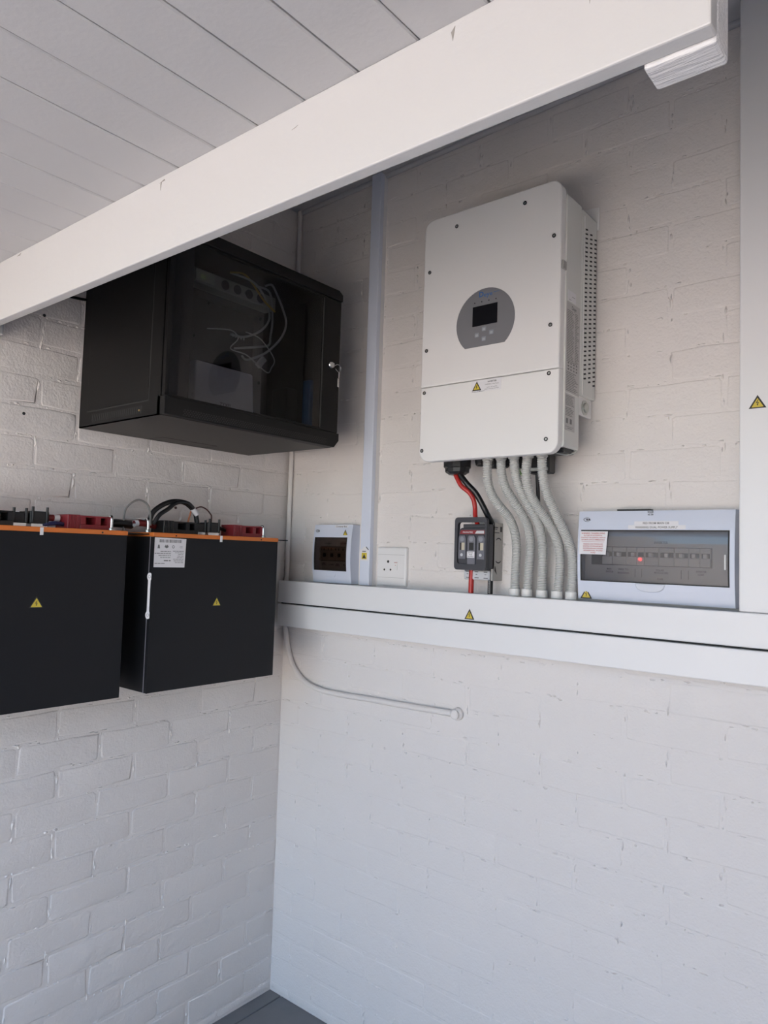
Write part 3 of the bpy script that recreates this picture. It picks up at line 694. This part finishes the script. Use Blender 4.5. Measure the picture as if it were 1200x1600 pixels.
for (a0, a1), tx in zip(brx, tgx):
    b_ = MB().box(a0, a1, -0.030, -0.0195, 1.561, 1.581, 0.0006, 1).box(a0, a1, -0.028, -0.0195, 1.594, 1.605, 0.0006, 1).box(a0, a1, -0.025, -0.0195, 1.581, 1.594).build('circuit_breaker', M_BRK, DB)
    MB().box(a0+0.002, a1-0.002, -0.0258, -0.0248, 1.5815, 1.5935).build('switch_slot', M_SEAM, b_)
    if tx: MB().box(tx-0.0045, tx+0.0045, -0.038, -0.024, 1.582, 1.592, 0.001, 1).build('toggle', M_COLL, b_)
    else: MB().lathe((1.322, -0.030, 1.576), (0, -1, 0), [(0.0045, 0), (0.0045, 0.003), (0.002, 0.005)], 12).build('red_lamp', M_LED, b_)
mb = MB()
lettering(mb, fi, 'INVERTER', 1.370, 1.6185, 0.006, 0.0003, 0.034, bold=0.03)
for s_, a, z, w in (('MAIN', 1.238, 1.549, 0.012), ('SWITCH', 1.239, 1.542, 0.019), ('FEED TO', 1.276, 1.549, 0.026), ('INVERTER', 1.276, 1.540, 0.030), ('SOLAR', 1.368, 1.550, 0.020), ('MODULE DBS', 1.371, 1.5435, 0.034), ('POWER', 1.369, 1.528, 0.014), ('INVERTER', 1.4655, 1.550, 0.024), ('LOAD', 1.465, 1.543, 0.014)): lettering(mb, fi, s_, a, z, 0.0048, 0.0003, w, bold=0.02)
for a in (1.305, 1.322, 1.418, 1.435): mb.prism(fi, rect(a, a+0.0014, 1.530, 1.552), 0, 0.0003)
mb.build('circuit_lettering', M_INK, DB)
zf = 1.672; ff = Fr((0, -dep(1.661)-0.0006, 0), (1, 0, 0), (0, 0, 1))
sl = MB().prism(fD(1.6665), rect(1.310, 1.418, 1.6615, 1.671), -0.0006, 0.0002).prism(fD(1.656), rect(1.295, 1.435, 1.6512, 1.6612), -0.0006, 0.0002).build('name_label', M_PAPER, DB)
mb = MB(); lettering(mb, fD(1.6665, 0.0006), 'FED FROM MAIN DB', 1.364, 1.6665, 0.0052, 0.0004, 0.064, bold=0.02); lettering(mb, fD(1.656, 0.0006), 'WARNING: DUAL POWER SUPPLY', 1.365, 1.656, 0.0052, 0.0004, 0.104, bold=0.02)
mb.build('label_print', M_GREYINK, sl)
mb = MB(); lettering(mb, fD(1.694), 'SOLAR', 1.3495, 1.6945, 0.0042, 0.0006, 0.015, bold=0.03); lettering(mb, fD(1.688), 'AC DB', 1.3495, 1.688, 0.0042, 0.0006, 0.014, bold=0.03); mb.build('title_lettering', M_INK, DB)
logo(DB, fD(1.676), 1.1855, 1.676, 0.021)
ws = MB().prism(Fr((0, -dep(1.615)-0.0012, 0), (1, 0, 0), (0, 0, 1)), [(1.166, 1.5855), (1.239, 1.585), (1.244, 1.645), (1.169, 1.6455)], -0.0008, 0.0).build('warning_notice', M_PAPER, DB)
fw_ = FB(-dep(1.615)-0.0012); mb = MB()
for i, (s_, w) in enumerate((('WARNING / WAARSKUWING', 0.064), ('IN CASE OF ACCIDENTAL', 0.050), ('CONTACT OR LEAKAGE, SWITCH', 0.066), ('OFF MAIN SWITCH IMMEDIATELY', 0.064), (None, 0.060), ('INGEVAL VAN TOEVALLIGE', 0.052), ('KONTAK OF LEKKASIE MOET', 0.054), ('HOOFSKAKELAAR DADELIK', 0.054), ('AFGESKAKEL WORD', 0.052), ('WORD', 0.014))):
    z = 1.640-i*0.0056
    if s_: lettering(mb, fw_, s_, 1.2045, z, 0.0040 if i == 0 else 0.0033, 0.0003, w, bold=0.02)
    else: bars(mb, fw_, [(1.174, 1.235, z, 0.0006)], 0.0003)
mb.build('notice_print', M_REDINK, ws)
hp = [(1.314+0.074*k/20, 1.516-0.021*math.sqrt(max(0.0, 1-abs((k-10)/10.0)**3))) for k in range(21)]
MB().prism(fD(1.505, -0.0005), list(hp), -0.001, 0.0045, 0.002).build('window_catch', mat('catch_plastic', (0.58, 0.61, 0.68), 0.2), DB)
MB().box(1.5225, 1.5265, -dep(1.58)-0.0006, -dep(1.58)+0.002, 1.556, 1.592, 0.001, 1).build('window_hinge_pin', M_COLL, DB)
warning_triangle(DB, fD(1.480), 1.1845, 1.4695, 0.032, 0.0285)
MB().box(1.261, 1.344, -0.030, -0.002, 1.699, 1.7025).build('knockout_cover', M_SEAM, DB)

CB, dep = dist_board('combiner_box', 'small white combiner box with brown tinted window beside narrow trunking', 0.177, 0.356, 1.4645, 1.664, 0.034, 0.010, 0.184, 0.337, 1.506, 1.621, G_DBS, 0.001)
CB['category'] = 'combiner box'
MB().box(0.186, 0.335, -0.018, -0.008, 1.508, 1.619).build('inner_panel', M_DBIN, CB)
MB().box(0.192, 0.333, -0.0185, -0.0175, 1.539, 1.589).build('breaker_recess', M_SEAM, CB)
for k in range(4):
    a0 = 0.194+k*0.0345
    b_ = MB().box(a0, a0+0.033, -0.028, -0.018, 1.541, 1.550).box(a0, a0+0.033, -0.026, -0.018, 1.568, 1.587).box(a0, a0+0.033, -0.022, -0.018, 1.550, 1.568).build('circuit_breaker', mat('breaker_tan', (0.34, 0.29, 0.24), 0.5), CB)
    MB().box(a0+0.020, a0+0.028, -0.030, -0.021, 1.553, 1.566, 0.001, 1).build('toggle', M_SEAM, b_)
    MB().box(a0+0.006, a0+0.010, -0.0265, -0.0255, 1.576, 1.584).box(a0+0.020, a0+0.024, -0.0265, -0.0255, 1.576, 1.584).build('terminal_screw', M_SEAM, b_)
fi = FB(-0.0182); mb = MB()
for s_, a, z, w in (('SOLAR INPUT', 0.228, 1.600, 0.034), ('SOLAR OUTPUT', 0.300, 1.600, 0.034), ('MAIN', 0.210, 1.531, 0.014), ('SWITCH', 0.210, 1.526, 0.020), ('FUSES', 0.247, 1.527, 0.020), ('MAIN', 0.275, 1.529, 0.014), ('SWITCH', 0.275, 1.524, 0.020), ('FUSES', 0.313, 1.527, 0.022)): lettering(mb, fi, s_, a, z, 0.004, 0.0003, w, bold=0.03)
mb.build('circuit_lettering', M_INK, CB)
fD = lambda z, e=0.0006: FB(-dep(z)-e)
cl = MB().prism(fD(1.6585), rect(0.274, 0.334, 1.6545, 1.6625), -0.001, 0.0).build('name_label', M_PAPER, CB)
mb = MB(); lettering(mb, fD(1.6585, 0.0006), 'Combiner Box', 0.304, 1.6583, 0.0048, 0.0003, 0.050, bold=0.02); mb.build('label_print', M_INK, cl)
logo(CB, fD(1.6425), 0.196, 1.6425, 0.021)
warning_triangle(CB, fD(1.638), 0.3255, 1.6270, 0.022, 0.0205)
fh = FB(-dep(1.492)-0.0002); MB().prism(fh, [(0.230, 1.502), (0.243, 1.4845), (0.281, 1.4845), (0.293, 1.502)], -0.002, 0.0025, 0.001).build('window_catch', M_DB, CB)

# ------------------------------------------------------------------ socket outlet
SO = thing('socket_outlet', (0.507, 0, 1.467), 'square white three-pin switched socket outlet above the trunking', 'socket')
MB().prism(FB(0.0), rr(0.447, 0.568, 1.4665, 1.592, 0.006, 4), 0.0, 0.014, 0.006).build('plate', M_SOCK, SO)
fk = FB(-0.014)
mb = MB(); bars(mb, fk, [(0.452, 0.561, 1.5675, 0.0010), (0.452, 0.561, 1.4935, 0.0010)], 0.0002); mb.build('plate_groove', mat('groove_grey', (0.45, 0.44, 0.43), 0.6), SO)
for a, b, r_ in ((0.495, 1.545, 0.0045), (0.480, 1.5185, 0.0035), (0.506, 1.519, 0.0035)): MB().lathe(fk.P(a, b, 0), fk.n, [(r_, -0.0004), (r_, 0.0003)], 16).build('pin_hole', M_SEAM, SO)
rk = MB().prism(fk, rr(0.522, 0.535, 1.518, 1.544, 0.002, 2), 0.0, 0.003, 0.0012).build('rocker_switch', M_SOCK, SO)
mb = MB(); bars(mb, FB(-0.0171), [(0.5225, 0.5345, 1.5425, 0.0016), (0.526, 0.530, 1.534, 0.0014)], 0.0002); mb.build('switch_mark', M_REDINK, rk)

# ------------------------------------------------------------------ network cabinet
y0, y1, z0, z1, xf = -0.825, -0.203, 1.900, 2.398, 0.400
NC = thing('network_cabinet', (0.0, -0.51, z0), 'black wall-mounted network cabinet with glass door', 'cabinet')
w_ = 0.003
mb = MB()
mb.box(0.002, w_+0.002, y0, y1, z0, z1)                       # back
mb.box(0.002, xf, y0, y1, z1-w_, z1)                          # top
mb.box(0.002, xf, y0, y0+w_, z0, z1); mb.box(0.002, xf, y1-w_, y1, z0, z1)
mb.build('body', M_CAB, NC)
MB().box(0.002, xf, y0, y1, z0, z0+w_).build('bottom_panel', mat('brownish_black', (0.028, 0.023, 0.020), 0.5), NC)  # bottom panel in a lighter, browner black than the body
fy = Fr((0, y0, 0), (1, 0, 0), (0, 0, 1))
sp = MB().prism(fy, rect(0.045, 0.348, 1.943, 2.37), -0.001, 0.0016, 0.0006).build('side_panel', M_CAB, NC)
mb = MB().ring(fy, rect(0.0425, 0.3505, 1.9405, 2.3725), rect(0.0450, 0.3480, 1.9430, 2.3700), -0.0005, 0.0004); mb.build('panel_gap', M_SEAM, sp)
mb = MB()
for k in range(26):
    a = 0.072+k*0.0096
    mb.prism(fy, [(a, 1.912), (a+0.0038, 1.912), (a+0.0068, 1.931), (a+0.0030, 1.931)], 0.0, 0.0004)
tag(mb.build('vent_slots', M_SEAM, NC), kind='stuff')
MB().lathe(fy.P(0.309, 1.920, 0), fy.n, [(0.0028, 0), (0.0028, 0.002)], 8).build('screw', mat('brass', (0.75, 0.55, 0.25), 0.3, 1.0), NC)
fb_ = Fr((0, 0, z0), (0, 1, 0), (1, 0, 0))                    # faces down
MB().ring(fb_, rect(-0.607, -0.404, 0.012, 0.086), rect(-0.605, -0.406, 0.014, 0.084), -0.0002, 0.0005).build('cable_entry_outline', M_SEAM, NC)
# bottom and top rails with chamfered ends
fx_ = FL(xf)
def rail(pts, name): return MB().prism(fx_, pts, -0.012, 0.020, 0.002).build(name, M_CAB, NC)
rb = rail([(y0, 1.9015), (-0.209, 1.8995), (-0.189, 1.9215), (-0.189, 1.9445), (y0, 1.9475)], 'bottom_rail')
rtp = rail([(y0, 2.370), (-0.190, 2.370), (-0.190, 2.391), (-0.208, 2.402), (y0, 2.402)], 'top_rail')
mb = MB(); fr_ = FL(xf+0.0201)
for r_ in range(4):
    for k in range(64):
        a = -0.768+k*0.0082+(0.0041 if r_ % 2 else 0); b = 1.9065+r_*0.0046
        mb.prism(fr_, [(a+0.0027*math.cos(R(q)), b+0.0018*math.sin(R(q))) for q in range(0, 360, 60)], 0.0, 0.0003)
tag(mb.build('vent_holes', M_SEAM, rb), kind='stuff')
# door
xd = 0.404
DO = MB().box(xd, xd+0.012, -0.824, -0.812, 1.949, 2.367).box(xd, xd+0.012, -0.268, -0.192, 1.946, 2.368, 0.002, 1).box(xd, xd+0.012, -0.812, -0.268, 1.947, 1.953).box(xd, xd+0.012, -0.812, -0.268, 2.362, 2.368).build('door', M_CAB, NC)
MB().box(xd+0.004, xd+0.009, -0.812, -0.272, 1.953, 2.362).build('door_glass', G_DOOR, DO)
MB().box(xd+0.003, xd+0.0125, -0.2715, -0.2685, 1.952, 2.363).build('glass_seam', M_SEAM, DO)
MB().box(xf-0.006, xf+0.0035, -0.812, -0.745, 1.949, 2.367).build('inner_frame', mat('inner_frame_grey', (0.03, 0.03, 0.033), 0.5), NC)
lk = MB().lathe((xd+0.012, -0.234, 2.156), (1, 0, 0), [(0.011, 0), (0.011, 0.004), (0.009, 0.008), (0.006, 0.009)], 16).build('lock', M_CHROME, DO)
mb = MB().box(xd+0.020, xd+0.022, -0.246, -0.226, 2.150, 2.163, 0.0008, 1)
mb.tube([(xd+0.022, -0.226, 2.155), (xd+0.026, -0.216, 2.160), (xd+0.026, -0.203, 2.155), (xd+0.026, -0.203, 2.142), (xd+0.026, -0.212, 2.136), (xd+0.024, -0.224, 2.145)], 0.0012, 6)
mb.box(xd+0.022, xd+0.024, -0.212, -0.204, 2.090, 2.118, 0.001, 1); mb.tube([(xd+0.024, -0.207, 2.137), (xd+0.024, -0.208, 2.118)], 0.003, 6, sub=0)
mb.build('keys', M_CHROME, DO)
mb = MB()
for k in range(5): mb.box(0.0052, 0.0062, -0.300+0.012*k, -0.294+0.012*k, 2.30, 2.312)
mb.build('rear_light_spots', M_LGREY, NC)  # light spots at the cabinet back, painted in as pale strips
for yy in (-0.775, -0.235): MB().box(0.10, 0.104, yy-0.012, yy+0.012, 1.91, 2.39).build('rack_rail', mat('rail_black', (0.02, 0.02, 0.022), 0.5), NC)
# contents of the cabinet
RT = thing('router', (0.27, -0.53, 1.9031), 'white router standing behind the cabinet glass', 'router')
MB().prism(FL(0.252), [(-0.640, 1.9032), (-0.418, 1.9032), (-0.432, 2.098), (-0.438, 2.101), (-0.636, 2.101), (-0.640, 2.097)], 0.0, 0.030, 0.004).build('case', M_ROUTER, RT)
mb = MB(); lettering(mb, FL(0.282), 'ZYXEL', -0.530, 1.990, 0.011, 0.0005, 0.044, bold=0.01); mb.build('brand_lettering', M_GREYINK, RT)
MB().box(0.240, 0.300, -0.640, -0.420, 1.9031, 1.9040).build('foot', M_LGREY, RT)
PS = thing('power_strip', (0.26, -0.49, 2.33), 'pale power strip mounted near the top inside the cabinet', 'power strip')
MB().box(0.225, 0.275, -0.655, -0.345, 2.325, 2.366, 0.003, 1).build('case', M_STRIP, PS)
MB().box(0.2755, 0.278, -0.650, -0.585, 2.330, 2.362).build('switch_panel', mat('pale_green_grey', (0.5, 0.54, 0.46), 0.5), PS)
for k in range(6): MB().lathe((0.278, -0.632+0.006*(k % 3), 2.347-0.006*(k//3)), (1, 0, 0), [(0.0013, 0), (0.0013, 0.0008)], 6).build('indicator_lamp', M_LEDG, PS)
for k in range(4): MB().lathe((0.275, -0.545+0.045*k, 2.345), (1, 0, 0), [(0.014, 0), (0.014, 0.002), (0.011, 0.0025)], 14).build('outlet', M_SEAM, PS)
def net(path, r, m, label, name='network_cable', x=0.31): return tag(MB().tube([(x+0.012*math.sin(i*1.7), a, b) for i, (a, b) in enumerate(path)], r, 8).build(name, m, origin=(x, path[-1][0], path[-1][1])), label, 'cable', 'network cables inside the cabinet')
net([(-0.555, 2.372), (-0.485, 2.366), (-0.430, 2.350), (-0.398, 2.318), (-0.407, 2.270), (-0.445, 2.225), (-0.490, 2.200), (-0.540, 2.195)], 0.0035, M_NETC, 'innermost grey network cable loop behind the cabinet glass')
net([(-0.436, 2.366), (-0.420, 2.372), (-0.385, 2.357), (-0.353, 2.325), (-0.350, 2.273), (-0.374, 2.218), (-0.416, 2.167), (-0.485, 2.130), (-0.520, 2.13)], 0.0035, M_NETC, 'outermost grey network cable loop behind the cabinet glass', x=0.325)
net([(-0.450, 2.366), (-0.404, 2.357), (-0.377, 2.283), (-0.375, 2.232), (-0.395, 2.198), (-0.439, 2.181), (-0.515, 2.161)], 0.0035, M_NETC, 'middle grey network cable loop behind the cabinet glass', x=0.30)
net([(-0.560, 2.37), (-0.520, 2.375), (-0.470, 2.362), (-0.420, 2.33), (-0.388, 2.30)], 0.003, M_YELC, 'yellow network cable hanging off the power strip in the cabinet', x=0.315)
net([(-0.650, 2.176), (-0.577, 2.188), (-0.539, 2.176), (-0.558, 2.144), (-0.513, 2.133), (-0.456, 2.105), (-0.415, 2.104), (-0.405, 2.120), (-0.411, 2.145), (-0.461, 2.193), (-0.505, 2.206)], 0.0018, M_NETC, 'thin pale lead with a square plug above the router', x=0.34)
tag(MB().prism(FL(0.332), [(-0.468, 2.118), (-0.454, 2.108), (-0.432, 2.136), (-0.446, 2.146)], 0.0, 0.012, 0.002).build('plug', M_NETC, origin=(0.335, -0.45, 2.11)), 'small square white plug hanging above the router', 'plug')
AD = thing('power_adapter', (0.12, -0.27, 1.9031), 'black power adapter stack on the cabinet floor at right', 'adapter')
MB().box(0.20, 0.30, -0.345, -0.245, 1.9032, 1.985, 0.006, 2).build('brick_body', M_BLACKP, AD); MB().box(0.22, 0.29, -0.300, -0.250, 1.985, 2.09, 0.006, 2).build('plug_body', M_BLACKP, AD)
tag(MB().box(0.285, 0.32, -0.226, -0.208, 1.9033, 2.125, 0.003, 1).build('blue_box', M_BLUE, origin=(0.26, -0.217, 1.9033)), 'slim blue box standing at the right inside the cabinet', 'box')
tag(MB().tube([(0.006, -0.825, 2.272), (0.006, -0.86, 2.268), (0.006, -0.95, 2.262), (0.006, -1.10, 2.260)], 0.004, 8).build('supply_cable', M_BLKC, origin=(0.006, -0.95, 2.26)), 'black cable leaving the left of the network cabinet along the wall', 'cable')

# ------------------------------------------------------------------ batteries
def battery(label, with_label):
    t = thing('battery', (0.11, -0.478, 1.169), label, 'battery', 'wall-hung batteries')
    ya, yb, za, zb, xb = -0.708, -0.247, 1.169, 1.598, 0.220
    case = MB().box(0.015, xb, ya, yb, za, zb, 0.0012, 1)
    # rolled edge lip along the left vertical edge
    case.box(xb-0.001, xb+0.0012, ya, ya+0.004, za, zb)
    case.build('case', M_BATT, t)
    MB().box(xb-0.014, xb-0.012, ya-0.0012, ya+0.001, za, zb).build('edge_trim', mat('edge_grey', (0.22, 0.22, 0.25), 0.4), t)
    fp = MB().box(0.015, xb+0.001, ya, yb+0.001, 1.5975, 1.6095, 0.001, 1).build('front_panel', M_ORANGE, t)
    ff = FL(xb+0.001)
    for a in (-0.635, -0.319): MB().lathe(ff.P(a, 1.6025, 0), ff.n, [(0.0026, -0.0004), (0.0026, 0.0004)], 10).build('screw_hole', M_SEAM, fp)
    MB().box(xb+0.0005, xb+0.0022, -0.481, -0.473, 1.590, 1.6085).build('paper_tag', M_PAPER, t)
    MB().box(0.10, 0.20, yb, -0.185, 1.6025, 1.6055).box(0.10, 0.20, yb-0.001, yb+0.010, 1.580, 1.6025).build('rack_ear', M_BLACKP, t)
    MB().box(0.10, 0.20, ya-0.055, ya, 1.6025, 1.6055).build('rack_ear', M_BLACKP, t)
    # handles run across the thickness
    for yy in (-0.690, -0.262):
        zt = 1.6095
        h = MB().tube([(0.040, yy, zt), (0.040, yy, zt+0.030), (0.043, yy, zt+0.036), (0.050, yy, zt+0.038), (0.152, yy, zt+0.038), (0.160, yy, zt+0.036), (0.163, yy, zt+0.030), (0.163, yy, zt)], 0.0042, 10, sub=3).build('handle', M_CHROME, t)
        for xx in (0.040, 0.163): MB().lathe((xx, yy, zt), (0, 0, 1), [(0.008, 0), (0.008, 0.006), (0.006, 0.008)], 10).build('handle_nut', M_ZINC, h)
    def terminal(yc0, yc1, m, xa=0.10, xb_=0.165):
        b = MB().box(xa, xb_, yc0, yc0+0.034, 1.6095, 1.647, 0.001, 1)
        b.box(xa, xb_, yc0+0.034, yc1, 1.6095, 1.6225, 0.001, 1).box(xa, xb_, yc0+0.034, yc1, 1.6415, 1.646, 0.001, 1).box(xa, xa+0.02, yc0+0.034, yc1, 1.6225, 1.6415)
        for q in (yc0+0.034, (yc0+0.034+yc1)/2-0.002, yc1-0.014): b.box(xa+0.02, xb_, q, q+0.014, 1.6225, 1.6415)
        tb = b.build('terminal_block', m, t)
        for q in (yc0+0.056, yc0+0.090): MB().lathe((xa+0.02, q, 1.633), (1, 0, 0), [(0.005, 0), (0.005, 0.006), (0.002, 0.008)], 8).build('terminal_bolt', M_CHROME, tb)
        mb = MB()
        for k in range(3): mb.box(xb_-0.0005, xb_+0.0015, yc0+0.004+0.009*k, yc0+0.008+0.009*k, 1.612, 1.645)
        mb.build('terminal_ribs', m, tb)
        return tb
    terminal(-0.385, -0.262, M_REDP); terminal(-0.640, -0.520, M_BLACKP)
    def plug_d(q0, q1, ztop):
        p = MB().box(0.105, 0.150, q0, q1, 1.6185, ztop, 0.002, 1).build('data_plug', M_BLACKP, t)
        for q in (q0+0.006, q1-0.006): MB().tube([(0.150, q, 1.622), (0.150, q, ztop+0.011)], 0.0035, 8, sub=0).build('thumb_screw', M_BLACKP, p)
        MB().box(0.108, 0.148, q0+0.004, q1-0.004, 1.6095, 1.6185).build('plug_shell', M_CHROME, p)
        return p
    plug_d(-0.474, -0.426, 1.650); plug_d(-0.520, -0.478, 1.645)
    return t
def copy_tree(o, dy, parent=None):
    c = o.copy(); COL.objects.link(c); c.parent = parent
    if parent is None: c.location.y += dy
    ORG[c] = ORG[o]+Vector((0, dy, 0))
    for ch in list(o.children): copy_tree(ch, dy, c)
    return c
B2 = battery('black wall-hung battery with orange top panel and white rating label', True)
B1 = copy_tree(B2, -0.540)
B1['label'] = 'black wall-hung battery with orange top panel cut by the left photo edge'
fB = FL(0.2203)
warning_triangle(B2, fB, -0.4835, 1.399, 0.034, 0.028, border=0.10)
warning_triangle(B1, FL(0.2203), -1.0195, 1.414, 0.035, 0.028, border=0.10)
rl = MB().prism(fB, [(-0.7045, 1.5135), (-0.603, 1.513), (-0.6005, 1.5945), (-0.7035, 1.596)], 0.0, 0.0005).build('rating_label', M_PAPER, B2)
fl2 = FL(0.2208); mb = MB(); rnd = random.Random(5); a = -0.688
while a < -0.616:
    w = rnd.choice((0.0008, 0.0012, 0.002)); mb.prism(fl2, rect(a, a+w, 1.5825, 1.591), 0, 0.0002); a += w+rnd.choice((0.0008, 0.0012, 0.0022))
mb.prism(fl2, [(-0.694, 1.566), (-0.686, 1.566), (-0.688, 1.576), (-0.692, 1.576)], 0, 0.0002)
mb.prism(fl2, [(-0.672, 1.570), (-0.665, 1.5665), (-0.658, 1.570), (-0.660, 1.573), (-0.662, 1.577), (-0.665, 1.573), (-0.668, 1.577), (-0.670, 1.573)], 0, 0.0002)
mb.ring(fl2, circ(-0.643, 1.571, 0.0042, 10), circ(-0.643, 1.571, 0.0026, 10), 0, 0.0002)
lettering(mb, fl2, 'CE', -0.617, 1.571, 0.006, 0.0002, 0.009)
for i, w in enumerate((0.034, 0.052, 0.040, 0.034)): bars(mb, fl2, wordrow(-0.650-w, -0.650, 1.5575-0.0056*i, 0.0016, i), 0.0002)
bars(mb, fl2, wordrow(-0.672, -0.650, 1.532, 0.003, 9), 0.0002); bars(mb, fl2, wordrow(-0.701, -0.668, 1.524, 0.0018, 11), 0.0002)
for i, w in enumerate((0.036, 0.028, 0.018, 0.020, 0.022, 0.034, 0.032, 0.028)): bars(mb, fl2, wordrow(-0.608-w, -0.608, 1.559-0.0046*i, 0.0015, 20+i), 0.0002)
mb.build('label_print', M_GREYINK, rl)
# seal sticker on the left edge of the near battery
fS = Fr((0.2215, -0.7085, 0), (0.5, 0.866, 0), (0, 0, 1))
fS = Fr((0.214, -0.7095, 0), (0.9, 0.436, 0), (0, 0, 1))
sl_ = MB().prism(fS, [(0.0+0.0075*math.cos(R(q)), 1.487+0.011*math.sin(R(q))) for q in range(-60, 241, 20)]+[(-0.0035, 1.40), (-0.0035, 1.392)]+[(0.0075*math.cos(R(q)), 1.382+0.011*math.sin(R(q))) for q in range(120, 421, 20)]+[(0.0035, 1.392), (0.0035, 1.40)], 0, 0.001).build('seal_sticker', M_PAPER, B2)
mb = MB(); fS2 = Fr(fS.o+fS.n*0.001, fS.r, fS.u)
for zq in (1.487, 1.382): mb.ring(fS2, circ(0, zq, 0.0042, 10), circ(0, zq, 0.0034, 10), 0, 0.0002)
mb.build('seal_print', M_GREYINK, sl_)
# wall bracket and cables on top of the batteries
BR = thing('battery_bracket', (0.03, -0.15, 1.297), 'light grey steel plate between the labelled battery and trunking', 'bracket')
MB().prism(FL(0.016), [(-0.245, 1.297), (-0.060, 1.297), (-0.060, 1.603), (-0.075, 1.583), (-0.245, 1.40)], 0.0, 0.012, 0.001).build('plate', M_BRKT, BR)
MB().box(0.0, 0.016, -0.14, -0.10, 1.32, 1.50).build('wall_spacer', M_BRKT, BR)
def cab(path, r, m, label, name='battery_cable', bands=()):
    t = thing(name, path[0], label, 'cable', 'cables on top of the batteries')
    MB().tube(path, r, 10).build('sheath', m, t)
    for (p, q) in bands: MB().tube([p, q], r*1.12, 12, sub=0).build('white_band', M_PAPER, t)
    return t
cab([(0.13, -0.982, 1.634), (0.13, -0.955, 1.636), (0.13, -0.926, 1.634)], 0.0085, M_REDD, 'dark red cable with a white band on the left battery', bands=[((0.13, -0.946, 1.636), (0.13, -0.932, 1.6355))])
cab([(0.13, -1.090, 1.624), (0.13, -1.066, 1.632), (0.13, -1.045, 1.639), (0.13, -1.022, 1.641)], 0.0075, M_BLKC, 'black cable with a white band at the left edge of the left battery', bands=[((0.13, -1.043, 1.6395), (0.13, -1.034, 1.6405))])
cab([(0.14, -0.985, 1.615), (0.15, -0.965, 1.620), (0.15, -0.945, 1.622), (0.14, -0.922, 1.620)], 0.0055, M_BLUW, 'navy blue lead beside the red terminal of the left battery')
cab([(0.13, -0.800, 1.628), (0.12, -0.770, 1.632), (0.11, -0.740, 1.632), (0.10, -0.705, 1.630)], 0.012, M_BLKC, 'thick black cables bridging the two batteries')
cab([(0.12, -0.708, 1.634), (0.12, -0.680, 1.636), (0.12, -0.650, 1.632), (0.12, -0.632, 1.628)], 0.009, M_REDD, 'dark red cable with a white band between the two batteries', bands=[((0.12, -0.708, 1.634), (0.12, -0.697, 1.635))])
cab([(0.115, -0.738, 1.612), (0.115, -0.738, 1.650), (0.118, -0.732, 1.678), (0.124, -0.712, 1.698), (0.13, -0.695, 1.701), (0.135, -0.676, 1.688), (0.138, -0.668, 1.660), (0.138, -0.666, 1.630)], 0.0028, mat('thin_grey_lead', (0.20, 0.19, 0.18), 0.4), 'thin grey lead arching over the gap between the batteries')
cab([(0.120, -0.660, 1.640), (0.125, -0.653, 1.668), (0.13, -0.633, 1.688), (0.13, -0.601, 1.703), (0.13, -0.570, 1.7075), (0.13, -0.545, 1.704), (0.13, -0.524, 1.692), (0.13, -0.508, 1.675), (0.13, -0.500, 1.645)], 0.0075, M_BLKC, 'thick black cable arching over the labelled battery', bands=[((0.134, -0.521, 1.688), (0.134, -0.505, 1.672))])
cab([(0.135, -0.655, 1.634), (0.14, -0.640, 1.662), (0.14, -0.611, 1.682), (0.14, -0.588, 1.700), (0.14, -0.565, 1.706), (0.14, -0.541, 1.702), (0.135, -0.521, 1.690)], 0.0065, M_BLKC, 'second black cable in the arch over the labelled battery')
cab([(0.14, -0.515, 1.690), (0.14, -0.495, 1.696), (0.14, -0.474, 1.689), (0.14, -0.458, 1.675), (0.14, -0.455, 1.668), (0.13, -0.448, 1.648)], 0.0022, M_BRNW, 'thin brown wire curling down to a data plug', name='thin_wire')
cab([(0.13, -0.520, 1.690), (0.13, -0.525, 1.678), (0.13, -0.534, 1.645)], 0.0025, M_ORW, 'thin orange wire beside the black cable arch', name='thin_wire')
cab([(0.12, -0.430, 1.640), (0.12, -0.410, 1.636), (0.12, -0.383, 1.628)], 0.006, M_BLKC, 'short black lead between a data plug and the red terminal')
# wall plugs and screws
for (yy, zz, m_, lab) in ((-0.980, 1.916, M_SEAM, 'small round plug hole in the brick wall left of the cabinet'), (-0.941, 2.195, M_SEAM, 'small dark hole in the brick wall just under the beam'), (-0.491, 1.696, M_BRNW, 'rusty screw head in the wall behind the battery cables')):
    tag(MB().lathe((-0.002, yy, zz), (1, 0, 0), [(0.0042, 0), (0.0042, 0.0050), (0.0025, 0.0056)], 12).build('wall_plug', m_, origin=(0, yy, zz)), lab, 'wall plug')
